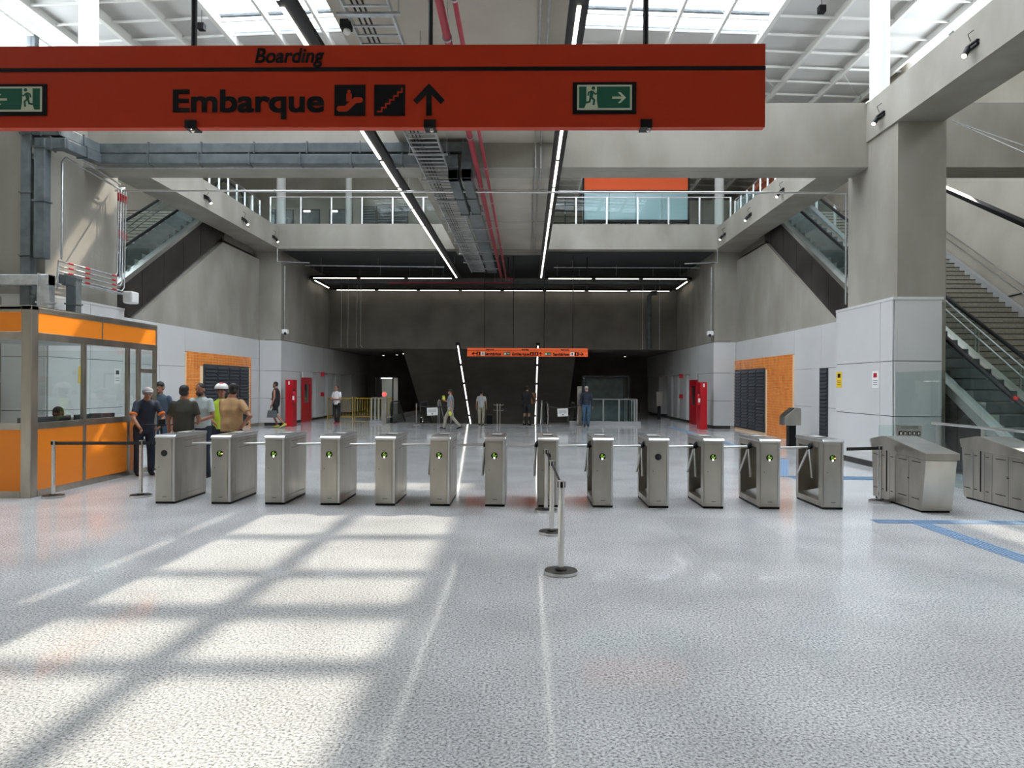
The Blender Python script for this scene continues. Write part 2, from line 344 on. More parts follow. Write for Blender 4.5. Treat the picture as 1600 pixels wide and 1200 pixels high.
# clad walls: backing + separate panels with open joints
def clad_x(par, X, sgn, y0, y1, zs, ys=None, t=.03, mat='cladding'):
    """panels on a wall face at X whose room side is sgn"""
    if ys is None:
        n = max(1, round((y1-y0)/1.5)); ys = [y0+(y1-y0)*i/n for i in range(n+1)]
    for a, b in zip(ys, ys[1:]):
        for c, d in zip(zs, zs[1:]):
            B(X, a+.006, c+.007, X+sgn*t, b-.006, d-.007).build('panel', M[mat], par)
def clad_y(par, Y, x0, x1, zs, xs=None, t=.03):
    xs = xs or [x0, x1]
    for a, b in zip(xs, xs[1:]):
        for c, d in zip(zs, zs[1:]):
            B(a+.006, Y, c+.007, b-.006, Y-t, d-.007).build('panel', M['cladding'], par)
ZC = [.12, 1.15, 2.3, 3.58]
SL = .577
for side, s in (('left', -1), ('right', 1)):
    W = WL if s < 0 else WR; X = XL if s < 0 else XR; P = PL if s < 0 else PR; O = OL if s < 0 else OR_
    yp = 17.9 if s < 0 else 17.75
    # side wall with the cut for the escalator
    wl = struct('wall_'+side, MB().prism([(yp, 0), (29.75, 0), (29.75, 6.95), (26.15, 6.95), (yp, SL*(yp-14.1))], W+s*.03, W+s*.33, 'x'), M['concrete'])
    if s < 0: clad_x(wl, W+s*.03, -s, yp, 23.2, ZC[:1]+[ZC[1], ZC[2]], [yp, 19.3, 20.2, 21.6, 23.2]); clad_x(wl, W+s*.03, -s, yp, 23.2, [2.3, 3.58], [yp, 19.8, 23.2]); clad_x(wl, W+s*.03, -s, 23.2, 29.72, [2.8, 3.58], [23.2, 25.4, 27.5, 29.72]); clad_x(wl, W+s*.03, -s, 28.7, 29.72, [.12, 1.15, 2.3, 2.8], [28.7, 29.72])
    else: clad_x(wl, W+s*.03, -s, yp, 20.7, ZC[:3], [yp, 19.4, 20.7]); clad_x(wl, W+s*.03, -s, 21.9, 23.3, ZC[:3], [21.9, 23.3]); clad_x(wl, W+s*.03, -s, yp, 23.3, [2.3, 3.58], [yp, 19.3, 21.2, 23.3]); clad_x(wl, W+s*.03, -s, 23.3, 29.72, [2.8, 3.58], [23.3, 25.5, 27.6, 29.72])
    B(W+s*.03, yp, 0, W-s*.0, 23.2, .12).build('skirting', M['dark_metal'], wl)
    # pier with cladding and the column above it
    pr = struct('pier_'+side, MB().box(P+s*.13, 15.1, 0, P+s*1.13, yp-.35 if s > 0 else yp-.1, 7.35), M['concrete'])
    pr.name = 'trim_1' if s < 0 else 'trim_2'
    core = B(P+s*.03, 15.03, 0, P+s*1.0, yp, 3.5).build('core', M['joint'], pr)
    if s > 0: clad_x(pr, P+s*.03, -s, 15.03, yp, ZC, [15.03, 15.55, yp])
    else: clad_x(pr, P+s*.03, -s, 15.03, yp, ZC, [15.03, 16.5, yp])
    clad_y(pr, 15.03, min(P+s*.03, P+s*1.0), max(P+s*.03, P+s*1.0), ZC)
    B(P-s*.008, 14.99, 3.574, P+s*1.03, yp, 3.63).build('coping', M['cladding'], pr)
    B(P+s*.05, 15.0, 0, P-s*.012, yp, .12).build('skirting', M['dark_metal'], pr)
    # longitudinal beam along the hall, in three lengths
    lb = struct('trim_3' if s < 0 else 'trim_4', MB().box(X-s*.06, -8, ZS, X+s*.92, 29.2, 8.17), M['concrete'])
    # far block: face wall in piers with recessed doorways
    fb = struct('trim_5' if s < 0 else 'trim_6', MB().box(X+s*.03, 29.78, 3.6, O, 37.2, ZS).box(X+s*.7, 29.78, 0, O, 46, 3.6).box(X+s*.03, 37.2, 3.6, O, 52, ZS), M['concrete'])
    B(X+s*.03, 29.78, 0, X+s*.7, 32.5, 3.6).build('core', M['joint'], fb)
    clad_y(fb, 29.78, min(X, W), max(X, W), ZC)
    clad_x(fb, X+s*.03, -s, 29.78, 32.4, ZC, [29.78, 32.4]); clad_x(fb, X+s*.03, -s, 32.4, 34.0, [2.3, 3.58], [32.4, 34.0])
    for a, b in ((34.0, 34.35), (34.85, 36.3), (36.9, 37.9), (38.5, 39.6), (42.0, 45.9)):
        B(X+s*.03, a, .12, X+s*.66, b, 2.3).build('pier_panel', M['cladding'], fb)
    for a in (34.0, 36.0, 38.0, 40.0, 42.0, 44.0): B(X+s*.0, a+.01, 2.32, X+s*.6, a+1.99, 3.58).build('panel', M['cladding'], fb)
    # outer wall of the stair hall; clerestory glazing above it
    ow = struct('wall_outer_'+side, MB().box(O, -8, 0, O+s*.4, 52, 10.6), M['concrete_light'])
    gz = struct('window_1' if s < 0 else 'window_2', MB().box(O, 26, 10.6, O+s*.3, 52, 14.3), M['concrete_light'])
    for k in range(12):
        y = -8+k*2.85
        B(O+s*.02, y-.11, 10.6, O+s*.3, y+.11, 13.2).build('mullion', M['duct'], gz)
        if k < 11: B(O+s*.13, y+.11, 10.68, O+s*.16, y+2.74, 13.1).build('pane', M['sky_glass'], gz)
    for z in (11.9, 13.15): B(O+s*.05, -8, z, O+s*.25, 26, z+.1).build('transom', M['white_steel'], gz)
# transverse beam, upper slab, spine slab over the gates
struct('trim_7', MB().box(OL, 16.4, 6.74, OR_, 17.25, 8.2), M['concrete'])
sp = struct('trim_8', MB().box(-2.93, -8, ZS, .62, 29.2, 7.75), M['concrete_light'])
for k, y in enumerate((1.5, 5.2, 8.9, 12.6, 20.3, 24.2)):   # open joints between the slab elements
    B(-2.93, y, ZS-.004, .62, y+.015, ZS+.01).build('joint', M['joint'], sp)
us = struct('trim_9', MB().box(OL, 29.2, ZS, OR_, 52, ZU).box(OL, 27.1, ZS, WL, 29.2, ZU).box(WR, 27.1, ZS, OR_, 29.2, ZU), M['concrete'])
for a_ in ((XL+.01, 29.7, -2.95), (.74, 29.7, XR-.01), (-2.95, 30.6, .74)): B(a_[0], a_[1], ZS-.012, a_[2], 37.08, ZS+.01).build('ceiling_board', M['shade_board'], us)  # added thin boards, their near-black colour paints the gloom under the slab
# lintel wall and lower ceiling beyond it, sloping soffit over the escalators going down
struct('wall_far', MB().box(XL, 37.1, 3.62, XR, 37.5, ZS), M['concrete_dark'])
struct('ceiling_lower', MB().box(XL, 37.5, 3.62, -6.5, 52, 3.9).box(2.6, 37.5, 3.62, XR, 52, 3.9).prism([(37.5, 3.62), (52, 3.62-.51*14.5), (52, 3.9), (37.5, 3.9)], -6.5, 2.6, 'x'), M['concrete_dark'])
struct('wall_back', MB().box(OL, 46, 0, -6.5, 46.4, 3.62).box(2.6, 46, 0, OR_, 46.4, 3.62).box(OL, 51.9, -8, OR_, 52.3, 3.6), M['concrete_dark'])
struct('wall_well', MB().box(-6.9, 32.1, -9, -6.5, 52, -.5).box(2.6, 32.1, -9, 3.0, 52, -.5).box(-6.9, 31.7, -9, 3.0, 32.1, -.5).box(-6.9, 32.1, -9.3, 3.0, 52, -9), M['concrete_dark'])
# plinth kerbs round the well
struct('trim_10', MB().box(-7.0, 31.95, 0, -6.45, 32.25, .14).box(1.95, 31.9, 0, 5.1, 32.25, .16).box(-7.0, 32.25, 0, -6.6, 45, .14), M['granite_edge'])
struct('trim_11', MB().box(-6.45, 32.02, -.03, 1.75, 32.14, .012), M['steel_light'])
# rear end of the hall, behind the photographer
struct('wall_rear', MB().box(OL, -8.4, 0, OR_, -8, 14.4), M['concrete'])
# ---------------- roof ----------------
zr = lambda x: 14.0-.04*abs(x+1.3)
XM = -1.3; SKX0, SKX1, SKY0, SKY1 = -10.2, 7.9, 9.0, 24.35
roof = MB()
def deck(xa, xb, ya, yb):
    pts = [xa]+([XM] if xa < XM < xb else [])+[xb]
    roof.prism([(x, zr(x)) for x in pts]+[(x, zr(x)+.12) for x in pts[::-1]], ya, yb, 'y')
deck(OL-.5, SKX0, -8.4, 52); deck(SKX1, OR_+.5, -8.4, 52); deck(SKX0, SKX1, SKY1, 52); deck(SKX0, SKX1, -8.4, SKY0)
ceil = struct('ceiling', roof, M['roof'])
rx = [-15.3, -13.5, -11.75, -10.05, -8.45, -6.85, -5.2, -3.5, -1.8, -.1, 1.55, 3.2, 4.83, 6.32, 7.78, 9.75, 11.6, 13.3]
for x in rx:
    big = x in (-10.05, 7.78, -13.5)
    h = .32 if big else .24
    B(x-.075 if big else -.05+x, -8, zr(x)-h, x+.075 if big else x+.05, 52, zr(x)).build('rafter', M['white_steel'], ceil)
BARS = [24.25, 23.07, 21.3, 19.5, 17.9, 16.85, 15.7, 14.3, 12.8, 11.3, 9.1]
py = [24.02+1.18*i for i in range(-25, 20)]
for y in py[::1]:
    if y > 45: continue
    for a, b in ((OL, -10.1), (-10.1, XM), (XM, 7.8), (7.8, OR_)):
        if SKY0 < y < 24 and -10.2 < a < 7.7: continue
        MB().tube([(a, y, zr(a)-.13), (b, y, zr(b)-.13)], .045, 6).build('purlin', M['white_steel'], ceil)
for y in BARS[1:]:
    for a, b in ((-10.1, XM), (XM, 7.8)): MB().tube([(a, y+.02, zr(a)-.13), (b, y+.02, zr(b)-.13)], .045, 6).build('purlin', M['white_steel'], ceil)
# fine bracing rods
for k, (x, y) in enumerate([(-13.5, 26.7), (-10.05, 26.7), (-8.45, 20.8), (4.83, 20.8), (7.78, 25.5), (11.7, 26.7), (7.78, 29), (-6.85, 26.7)]):
    MB().tube([(x, y, zr(x)-.2), (x+1.7, y+2.4, zr(x+1.7)-.2)], .012, 5).build('bracing_rod', M['white_steel'], ceil)
# roof lights: panes in a grey frame
def bar(y0, y1, h0, h1):
    m = MB()
    for a, b in ((SKX0, XM), (XM, SKX1)): m.prism([(a, zr(a)+h0), (b, zr(b)+h0), (b, zr(b)+h1), (a, zr(a)+h1)], y0, y1, 'y')
    return m
rl = struct('window_3', bar(SKY1-.1, SKY1, -.02, .10), M['duct'])
ys = BARS
edges = [x for x in rx if SKX0 < x < SKX1]
edges = [SKX0]+edges[1:-1]+[SKX1]
for b, a in zip(ys, ys[1:]):
    for xa, xb in zip(edges, edges[1:]):
        MB().prism([(xa+.03, zr(xa)+.05), (xb-.03, zr(xb)+.05), (xb-.03, zr(xb)+.065), (xa+.03, zr(xa)+.065)], a+.07, b-.07, 'y').build('pane', M['sky_glass'], rl)
for y in ys[1:]: w_ = .17 if y == 16.85 else .06; bar(y-w_, y+w_, .0, .08).build('glazing_bar', M['duct'], rl)
# round steel columns under the roof
def column(x, y, z0, label, grp=None, r=.205):
    MB2 = MB().cyl((x, y), r, z0, zr(x)-.05, 28).cyl((x, y), .3, z0, z0+.03, 28)
    o = MB2.build('round_column', M['white_steel'], None, smooth='auto'); tag(o, label, 'column', grp); return o
c1 = column(7.95, 16.35, 8.17, 'round white steel column on the beam beside the right pier')
MB().box(7.75, 16.1, 8.2, 8.15, 16.6, 8.24).build('base_plate', M['galv'], c1)
column(-10.15, 16.35, 8.17, 'round white steel column standing above the left concrete column')
column(-11.4, 33, ZU, 'thick white round column behind left end of the upper glass balustrade')
column(-8.65, 34.6, ZU, 'white round column in front of the dark doors of the upper level', r=.15)
column(8.8, 33, ZU, 'white round column behind right end of the upper glass balustrade')
column(12.0, 33, ZU, 'white round column on the upper level past the right escalator')

# upper level: back wall, dark doors, louvres, kiosk with blue panes and orange header, balustrades
ub = struct('wall_upper', MB().box(OL, 35.5, ZU, -2.3, 35.8, 13.9), M['concrete'])
ux_ = lambda px: (px-822)*35.5/1120
for i, (a, b, t) in enumerate([(420, 455, 0), (469, 497, 1), (512, 545, 1)]):
    d = struct('door_%d' % (i+1), B(ux_(a), 35.42, ZU, ux_(b), 35.5, 10.45), M['dark_metal'])
    B(ux_(a)+.06, 35.40, ZU, ux_(b)-.06, 35.42, 10.38).build('leaf', M['duct'], d)
    if t: MB().box(ux_(a)+.1, 35.34, 10.30, ux_(a)+.42, 35.4, 10.37).build('exit_lamp', M['lamp'], d)
for i, (a, b) in enumerate([(564, 586), (587, 610), (613, 636)]):
    lv = struct('window_%d' % (4+i), B(ux_(a), 35.42, ZU, ux_(b), 35.5, 10.6), M['dark_metal'])
    for k in range(16): B(ux_(a)+.04, 35.38, ZU+.2+k*.13, ux_(b)-.04, 35.42, ZU+.27+k*.13).build('slat', M['duct'], lv)
ur = struct('wall_upper_right', MB().box(7.9, 35.5, ZU, 12.2, 35.8, 10.9), M['concrete'])
ux = struct('wall_beyond', MB().box(-2.3, 48, ZU, OR_, 48.3, 13.8), M['concrete_light'])
for k in range(14): B(-2.3, 47.9, ZU+.5+k*.38, OR_, 47.97, ZU+.54+k*.38).build('cladding_line', M['duct'], ux)
for x in (-.6, .9, 2.4, 6, 9): B(x, 46, ZU, x+.08, 46.08, 13.8).build('mullion', M['duct'], ux)
k0 = thing('glazed_kiosk', 'upper-level kiosk with pale blue panes under an orange-red header', 'kiosk', (5.0, 33.0, ZU))
B(2.55, 33, 10.72, 7.42, 33.15, 11.9).build('header', M['sign_far'], k0)
B(2.55, 32.98, 10.62, 7.42, 33.2, 10.74).build('header_frame', M['black'], k0); B(2.55, 32.98, 9.28, 7.42, 33.2, 9.38).build('sill_frame', M['black'], k0)
for i in range(4): B(2.6+i*1.2, 33.03, 9.38, 3.78+i*1.2, 33.08, 10.62).build('pane', M['blue_glass'], k0)
for x in (2.55, 7.37): B(x, 32.96, ZU, x+.07, 33.2, 11.9).build('post', M['black'], k0)
for x in (3.4, 4.5, 5.6, 6.6): B(x, 33, ZU, x+.04, 33.1, 9.3).build('leg', M['black'], k0)
B(2.55, 33.2, ZU, 7.42, 36, ZU+.9).build('counter', M['concrete_light'], k0)
def balustrade(name, label, pts, n, h=1.15, group=None, glass='glass_green', z=ZU):
    (xa, ya), (xb, yb) = pts
    t = thing(name, label, 'balustrade', ((xa+xb)/2, (ya+yb)/2, z), group=group)
    for i in range(n+1):
        f = i/n; x, y = xa+(xb-xa)*f, ya+(yb-ya)*f
        B(x-.03, y-.02, z, x+.03, y+.02, z+h).build('post', M['steel_light'], t)
    for i in range(n):
        f0, f1 = (i+.04)/n, (i+.96)/n
        if ya == yb: B(xa+(xb-xa)*f0, ya-.006, z+.06, xa+(xb-xa)*f1, ya+.006, z+h-.08).build('glass_pane', M[glass], t)
        else: B(xa-.006, ya+(yb-ya)*f0, z+.06, xa+.006, ya+(yb-ya)*f1, z+h-.08).build('glass_pane', M[glass], t)
    MB().tube([(xa, ya, z+h), (xb, yb, z+h)], .022, 8).build('handrail', M['steel_light'], t)
    return t
balustrade('balustrade', 'glass balustrade along the upper slab edge left of the spine slab', [(-10.6, 29.42), (-3.0, 29.42)], 6)
balustrade('balustrade', 'glass balustrade along the upper slab edge in front of the blue kiosk', [(.75, 29.42), (8.3, 29.42)], 6)
balustrade('balustrade', 'glass balustrade running back above the left longitudinal beam', [(-11.0, 24.6), (-11.0, 29.3)], 6, z=8.17)
balustrade('balustrade', 'glass balustrade running back above the right longitudinal beam', [(8.45, 24.6), (8.45, 29.3)], 6, z=8.17)

# ---------------- stairs and escalators ----------------
step_me = MB().mat(0).box(-.5, 0, -.2, .5, .40, 0).mat(1).box(-.5, -.012, -.2, .5, 0, -.005).build('seed', [M['tread'], M['duct']], local=True).data
bpy.data.objects.remove(bpy.data.objects['seed'])
def escalator(x0, x1, Y0, label, top=8.32):
    """x0<x1 outer faces, deck line z=SL*(Y-Y0)"""
    t = thing('escalator', label, 'escalator', ((x0+x1)/2, Y0, 0))
    L = t.location
    d = lambda y: SL*(y-Y0)
    y_t = Y0+(top+.15)/SL
    yb = Y0+.15/SL
    off = 2.1      # lower edge of the truss lies this far along
    for X0, X1, sd in ((x0, x0+.06, 0), (x1-.06, x1, 1)):
        y = yb; 
        while y < y_t-.01:
            y2 = min(y+1.25, y_t); a, b = y+.012, y2-.012
            lo = lambda q: max(0.0, SL*(q-Y0-off))
            MB().prism([(a, lo(a)), (b, lo(b)), (b, d(b)), (a, d(a))] if lo(a) > 0 or lo(b) == 0 else [(a, 0), (b, lo(b)), (b, d(b)), (a, d(a))], X0, X1, 'x').build('truss_panel', M['dark_metal'], t)
            y = y2
        B(X0, y_t, top-1.25, X1, y_t+2.8, top-.75).build('truss_panel', M['concrete_dark'], t)
        xi0, xi1 = (x0-.02, x0+.22) if sd == 0 else (x1-.22, x1+.02)
        MB().prism([(yb-.9, .0), (yb-.9, .16), (yb, .18), (y_t, d(y_t)+.03), (y_t+2.2, d(y_t)+.03), (y_t+2.2, d(y_t)-.07), (y_t, d(y_t)-.07), (yb+.2, .06)], xi0, xi1, 'x').build('deck', M['steel_light'], t)
        xg = x0+.12 if sd == 0 else x1-.12
        y = yb-.3
        while y < y_t:
            y2 = min(y+2.2, y_t); a, b = y+.01, y2-.01
            MB().prism([(a, max(.16, d(a))), (b, d(b)), (b, d(b)+.8), (a, max(.16, d(a))+.8)], xg-.006, xg+.006, 'x').build('glass_pane', M['glass_green'], t)
            y = y2
        pts = arc((yb-.6, .55), .38, 250, 95, 8, 'yz', xg)+[(xg, yb-.1, .93), (xg, yb+.6, d(yb+.6)+.84), (xg, y_t-.3, d(y_t-.3)+.84), (xg, y_t+.3, d(y_t)+.93), (xg, y_t+1.6, d(y_t)+.93)]+arc((y_t+1.7, d(y_t)+.55), .38, 85, -70, 8, 'yz', xg)
        MB().tube(pts, .045, 8).build('handrail', M['black'], t, smooth=True)
    B(x0+.06, yb, -.02, x1-.06, yb+2.5, .02).build('landing_plate', M['galv'], t)
    MB().prism([(yb, -.02), (y_t, d(y_t)-.55), (y_t, d(y_t)-.7), (yb+off, 0)], x0+.07, x1-.07, 'x').build('soffit', M['dark_metal'], t)
    n = int((y_t-yb)/.4)
    for i in range(n):
        y = yb+i*.4
        o = inst(step_me, 'step', ((x0+x1)/2-L.x, y-L.y, .31+i*.231), t, scale=((x1-x0-.5)/1.0, 1, 1))
    return t
escalator(8.78, 10.15, 12.0, 'escalator rising just right of the right concrete pier')
escalator(-12.65, -11.25, 11.75, 'escalator rising behind the left concrete column')
stp = MB().mat(0).box(-.5, 0, -.17, .5, .30, 0).mat(1).box(-.5, -.006, -.025, .5, .02, .002).build('seed', [M['stair'], M['nosing']], local=True).data
bpy.data.objects.remove(bpy.data.objects['seed'])
def staircase(x0, x1, Y0, label, rise=.166, tread=.265, n=50, wall=None):
    t = thing('staircase', label, 'stairs', ((x0+x1)/2, Y0, 0)); L = t.location
    for i in range(n):
        inst(stp, 'step', (0, i*tread, (i+1)*rise), t, scale=(x1-x0, 1, 1))
    k = rise/tread
    MB().prism([(Y0+.3, 0), (Y0+n*tread, n*rise-.17), (Y0+n*tread, n*rise-.5), (Y0+.6, -.02)], x0, x1, 'x').build('waist_slab', M['concrete'], t)
    for X0, X1 in ((x0-.18, x0), (x1, x1+.14)):
        MB().prism([(Y0-.3, 0), (Y0-.3, .1), (Y0+n*tread, n*rise+.28), (Y0+n*tread, n*rise-.45), (Y0+.6, 0)], X0, X1, 'x').build('stringer', M['granite_edge'], t)
    for xx, nm in ((x0+.05, 'balustrade_rail'), (x1+.02, 'wall_rail')):
        for dz in (.92, .70):
            r = MB().tube([(xx, Y0-.25, dz), (xx, Y0, dz+.1), (xx, Y0+n*tread, n*rise+dz), (xx, Y0+n*tread+.6, n*rise+dz)], .022, 8).build(nm, M['steel_light'], t, smooth=True)
        for i in range(1, n, 6):
            y, z = Y0+i*tread, i*rise
            if nm == 'wall_rail': MB().tube([(xx, y, z+.85), (xx+.1, y, z+.8), (xx+.12, y, z+.8)], .01, 6).build('bracket', M['steel_light'], t)
            else: MB().tube([(xx, y, z), (xx, y, z+.97)], .02, 8).tube([(xx, y+.12, z+.07), (xx, y+.12, z+1.04)], .02, 8).build('rail_post', M['steel_light'], t)
    return t
staircase(10.75, 13.35, 13.9, 'stone staircase with steel rails climbing along the right outer wall')
staircase(-15.9, -13.2, 13.9, 'stone staircase with steel rails climbing along the left outer wall')
B(13.52, 12, 4.3, 13.6, 12.02, 4.3)
MB().tube([(13.58, 12, 5.6), (13.58, 20.0, 4.35), (13.58, 27, 4.2)], .02, 6).build('wall_groove', M['joint'], bpy.data.objects['wall_outer_right'])
# ---------------- fare gates ----------------
def disc(cx, cz, r, y0, y1, seg=28):
    return MB().prism([(cx+r*math.cos(2*math.pi*i/seg), cz+r*math.sin(2*math.pi*i/seg)) for i in range(seg)], y0, y1, 'y')
def make_turnstile():
    t = thing('turnstile', 'x', 'turnstile', (0, 0, 0))
    w = .145; D = 1.03; H = .955
    # shell: front leg, back leg, top and bottom rails, solid plate on the right; the left side is open
    sh = MB()
    prof = lambda x0, x1, y0, y1, z0, z1: sh.box(x0, y0, z0, x1, y1, z1)
    prof(-w, w, .012, .17, .03, H); prof(-w, w, D-.09, D, .03, H); prof(-w, w, .17, D-.09, .03, .11); prof(-w, w, .17, D-.09, .87, H); prof(w-.03, w, .17, D-.09, .11, .87)
    sh.build('shell', M['steel'], t, local=True, bevel=.006)
    MB().prism([(.17, .11), (D-.09, .11), (D-.09, .14), (.17, .30)], w-.20, w-.03, 'x').build('inner_slope', M['steel_light'], t, local=True)
    B(-w+.012, .0, .06, w-.045, .014, .93).build('front_panel', M['steel'], t, local=True, bevel=.003)
    B(w-.035, .0, .035, w-.002, .013, H).build('corner_post', M['steel_light'], t, local=True, bevel=.006)
    cap = MB().prism([(-.012, .955), (-.012, .972), (.02, 1.0), (D+.01, 1.0), (D+.01, .955)], -w-.006, w+.006, 'x').build('top_cap', M['steel_light'], t, local=True, bevel=.008)
    B(-.075, .42, 1.0, .075, .76, 1.004).build('card_window', M['screen'], cap, local=True)
    B(-.07, .50, 1.003, .07, .70, 1.007).build('card_reader', M['white_steel'], cap, local=True)
    B(-w+.004, .02, 0, w-.004, D-.02, .03).build('plinth', M['black'], t, local=True)
    dsp = disc(-.012, .735, .047, -.004, .004).build('display', M['screen'], t, local=True)
    g = MB()
    for a, b in (((-.03, .765), (.012, .725)), ((-.035, .735), (-.005, .772)), ((-.005, .712), (.02, .745)), ((-.03, .715), (-.012, .735))):
        g.tube([(a[0], -.006, a[1]), (b[0], -.006, b[1])], .0036, 6)
    g.build('lit_arrow', M['green_led'], dsp, local=True)
    disc(-.012, .702, .014, -.0065, -.0045, 12).build('lit_dot', M['white_led'], dsp, local=True)
    disc(-.085, .53, .006, -.004, 0, 12).build('lock', M['black'], t, local=True)
    B(-.035, -.002, .10, .03, .0, .107).build('maker_plate', M['joint'], t, local=True)
    for z in (.80, .90): B(w, .3, z, w+.002, .95, z+.004).build('seam', M['joint'], t, local=True)
    hb = MB(); 
    hb.rings([((-w+.02, .44, .885), .05, .05, (0, 1, 0), (0, 0, 1)), ((-w-.015, .44, .87), .055, .055, (0, 1, 0), (0, 0, 1)), ((-w-.05, .44, .845), .035, .035, (0, 1, 0), (0, 0, 1))], 14)
    hb.build('arm_hub', M['black'], t, local=True, smooth=True)
    c = Vector((-w-.03, .44, .855))
    for e in ((-w-.48, .44, .842), (-w-.05, .27, .42), (-w-.05, .82, .43)):
        MB().tube([c, e], .018, 10).build('arm', M['steel_light'], t, local=True, smooth='auto')
    return t
proto = make_turnstile()
def tree(o): return (o, [tree(c) for c in list(o.children)])
def clone(tr, parent=None):
    c = tr[0].copy(); COL.objects.link(c); c.parent = parent; out = [c]
    for k in tr[1]: out += clone(k, c)
    return out
fx = [(242, 272.5), (328.5, 360.5), (413, 444), (500, 530.5), (586, 616.7), (671.5, 702.6), (757, 789.4), (841, 872), (926.7, 957.5), (1014, 1044.8), (1099.3, 1131), (1187.8, 1218.7), (1286.5, 1317.6)]
ptree = tree(proto)
lab = ['leftmost steel turnstile cabinet, no arm, unlit round display, nearest the ticket booth',
 'second steel turnstile from the left, its round display showing an amber dot',
 'third steel turnstile from the left, green arrow lit on its front',
 'fourth steel turnstile from the left, green arrow lit on its front',
 'fifth steel turnstile from the left, green arrow lit on its front',
 'sixth steel turnstile from the left, lit green arrow, just left of the middle lane pair',
 'seventh steel turnstile from the left, lit display, left neighbour of the one behind the posts',
 'middle steel turnstile standing right behind the row of three belt posts',
 'ninth steel turnstile from the left, green arrow lit, first right of the belt posts',
 'steel turnstile with a black unlit round display, right of the belt posts',
 'third steel turnstile from the right end, green arrow lit',
 'second steel turnstile from the right end, green arrow lit, open side showing its arms',
 'rightmost steel turnstile, with an amber dot beside its lit green arrow']
for i, (a, b) in enumerate(fx):
    p = atY((a+b)/2, 789, 10.31)
    objs = clone(ptree)
    t = objs[0]; t.location = (p.x, 10.31, 0); t['label'] = lab[i]; t['group'] = 'turnstiles across the hall'
    for o in objs[1:]:
        n = o.name.split('.')[0]
        if (i == 0 and n in ('arm', 'arm_hub')) or (i in (0, 7, 9) and n in ('lit_arrow', 'lit_dot')) or (i == 1 and n == 'lit_dot'):
            bpy.data.objects.remove(o)
    if i in (1, 12):
        d = [o for o in objs if o and o.name.split('.')[0] == 'display'] if False else None
        for ch in list(t.children):
            if ch.name.split('.')[0] == 'display':
                disc(.018, .735, .010, -.007, -.0045, 12).build('amber_dot', M['amber_led'], ch, local=True)
def kill(tr):
    for k in tr[1]: kill(k)
    bpy.data.objects.remove(tr[0])
kill(ptree)
# wide accessible gates
def wide_gate(x, y, label):
    t = thing('wide_gate', label, 'fare gate', (x, y, 0), group='wide gates at the right end')
    w = .46
    # long body: profile in (y,z), narrower foot at the front
    MB().prism([(.11, .03), (1.5, .03), (1.55, .80), (0.0, .74)], 0, w-.03, 'x').build('body', M['steel'], t, local=True, bevel=.006)
    MB().prism([(-.02, .745), (-.02, .84), (1.06, 1.0), (1.2, 1.0), (1.60, .93), (1.56, .80)], -.012, w, 'x').build('top_cover', M['steel'], t, local=True, bevel=.008)
    MB().prism([(-.024, .835), (1.06, .998), (1.06, 1.004), (-.024, .841)], -.006, w-.006, 'x').build('top_plate', M['steel_light'], t, local=True)
    fp = MB().prism([(.02, .74), (.115, .06), (.106, .06), (.008, .74)], .012, w-.03, 'x').build('front_panel', M['steel_light'], t, local=True)
    # rounded triangular reader window on the sloping front
    pts = []
    for c, a0, a1 in (((.18, .53), 130, 230), ((.27, .44), 235, 360), ((.27, .62), 0, 125)):
        for k in range(6):
            a = R(a0+(a1-a0)*k/5); pts.append((c[0]+.035*math.cos(a), c[1]+.035*math.sin(a)))
    m = MB().prism(pts, -.004, .004, 'y'); m.v = [Vector((v.x, v.y+.008+(.74-v.z)*.144, v.z)) for v in m.v]
    m.build('reader_window', M['screen'], t, local=True)
    B(-.004, 1.06, .16, .0, 1.085, .99).build('wing_slot', M['black'], t, local=True)
    for yy, ww in ((.13, .22), (.50, .22), (.88, .07), (1.16, .07), (1.32, .16)):
        for z in (.70, .18): B(-.005, yy+(.04 if z < .5 and yy < .2 else 0), z-.004, 0, yy+ww, z+.006).build('slot', M['black'], t, local=True)
    for yy in (.44, .80, .98, 1.25): B(-.002, yy, .04, 0, yy+.003, .75).build('seam', M['joint'], t, local=True)
    B(-.004, .43, .44, 0, .47, .455).build('latch', M['black'], t, local=True)
    disc(.0, .0, .008, 0, .004, 10).build('lock', M['steel_light'], t, local=True).location = (0, .2, .42)
    B(.02, .14, 0, w-.05, 1.46, .03).build('plinth', M['black'], t, local=True)
    B(.1, 1.085, .2, .112, 1.12, .95)
    return t
wide_gate(5.53, 10.02, 'wide steel gate cabinet with black reader window, beside the right belt post')
wide_gate(6.97, 10.05, 'wide steel gate cabinet cut off by the right edge of the photo')
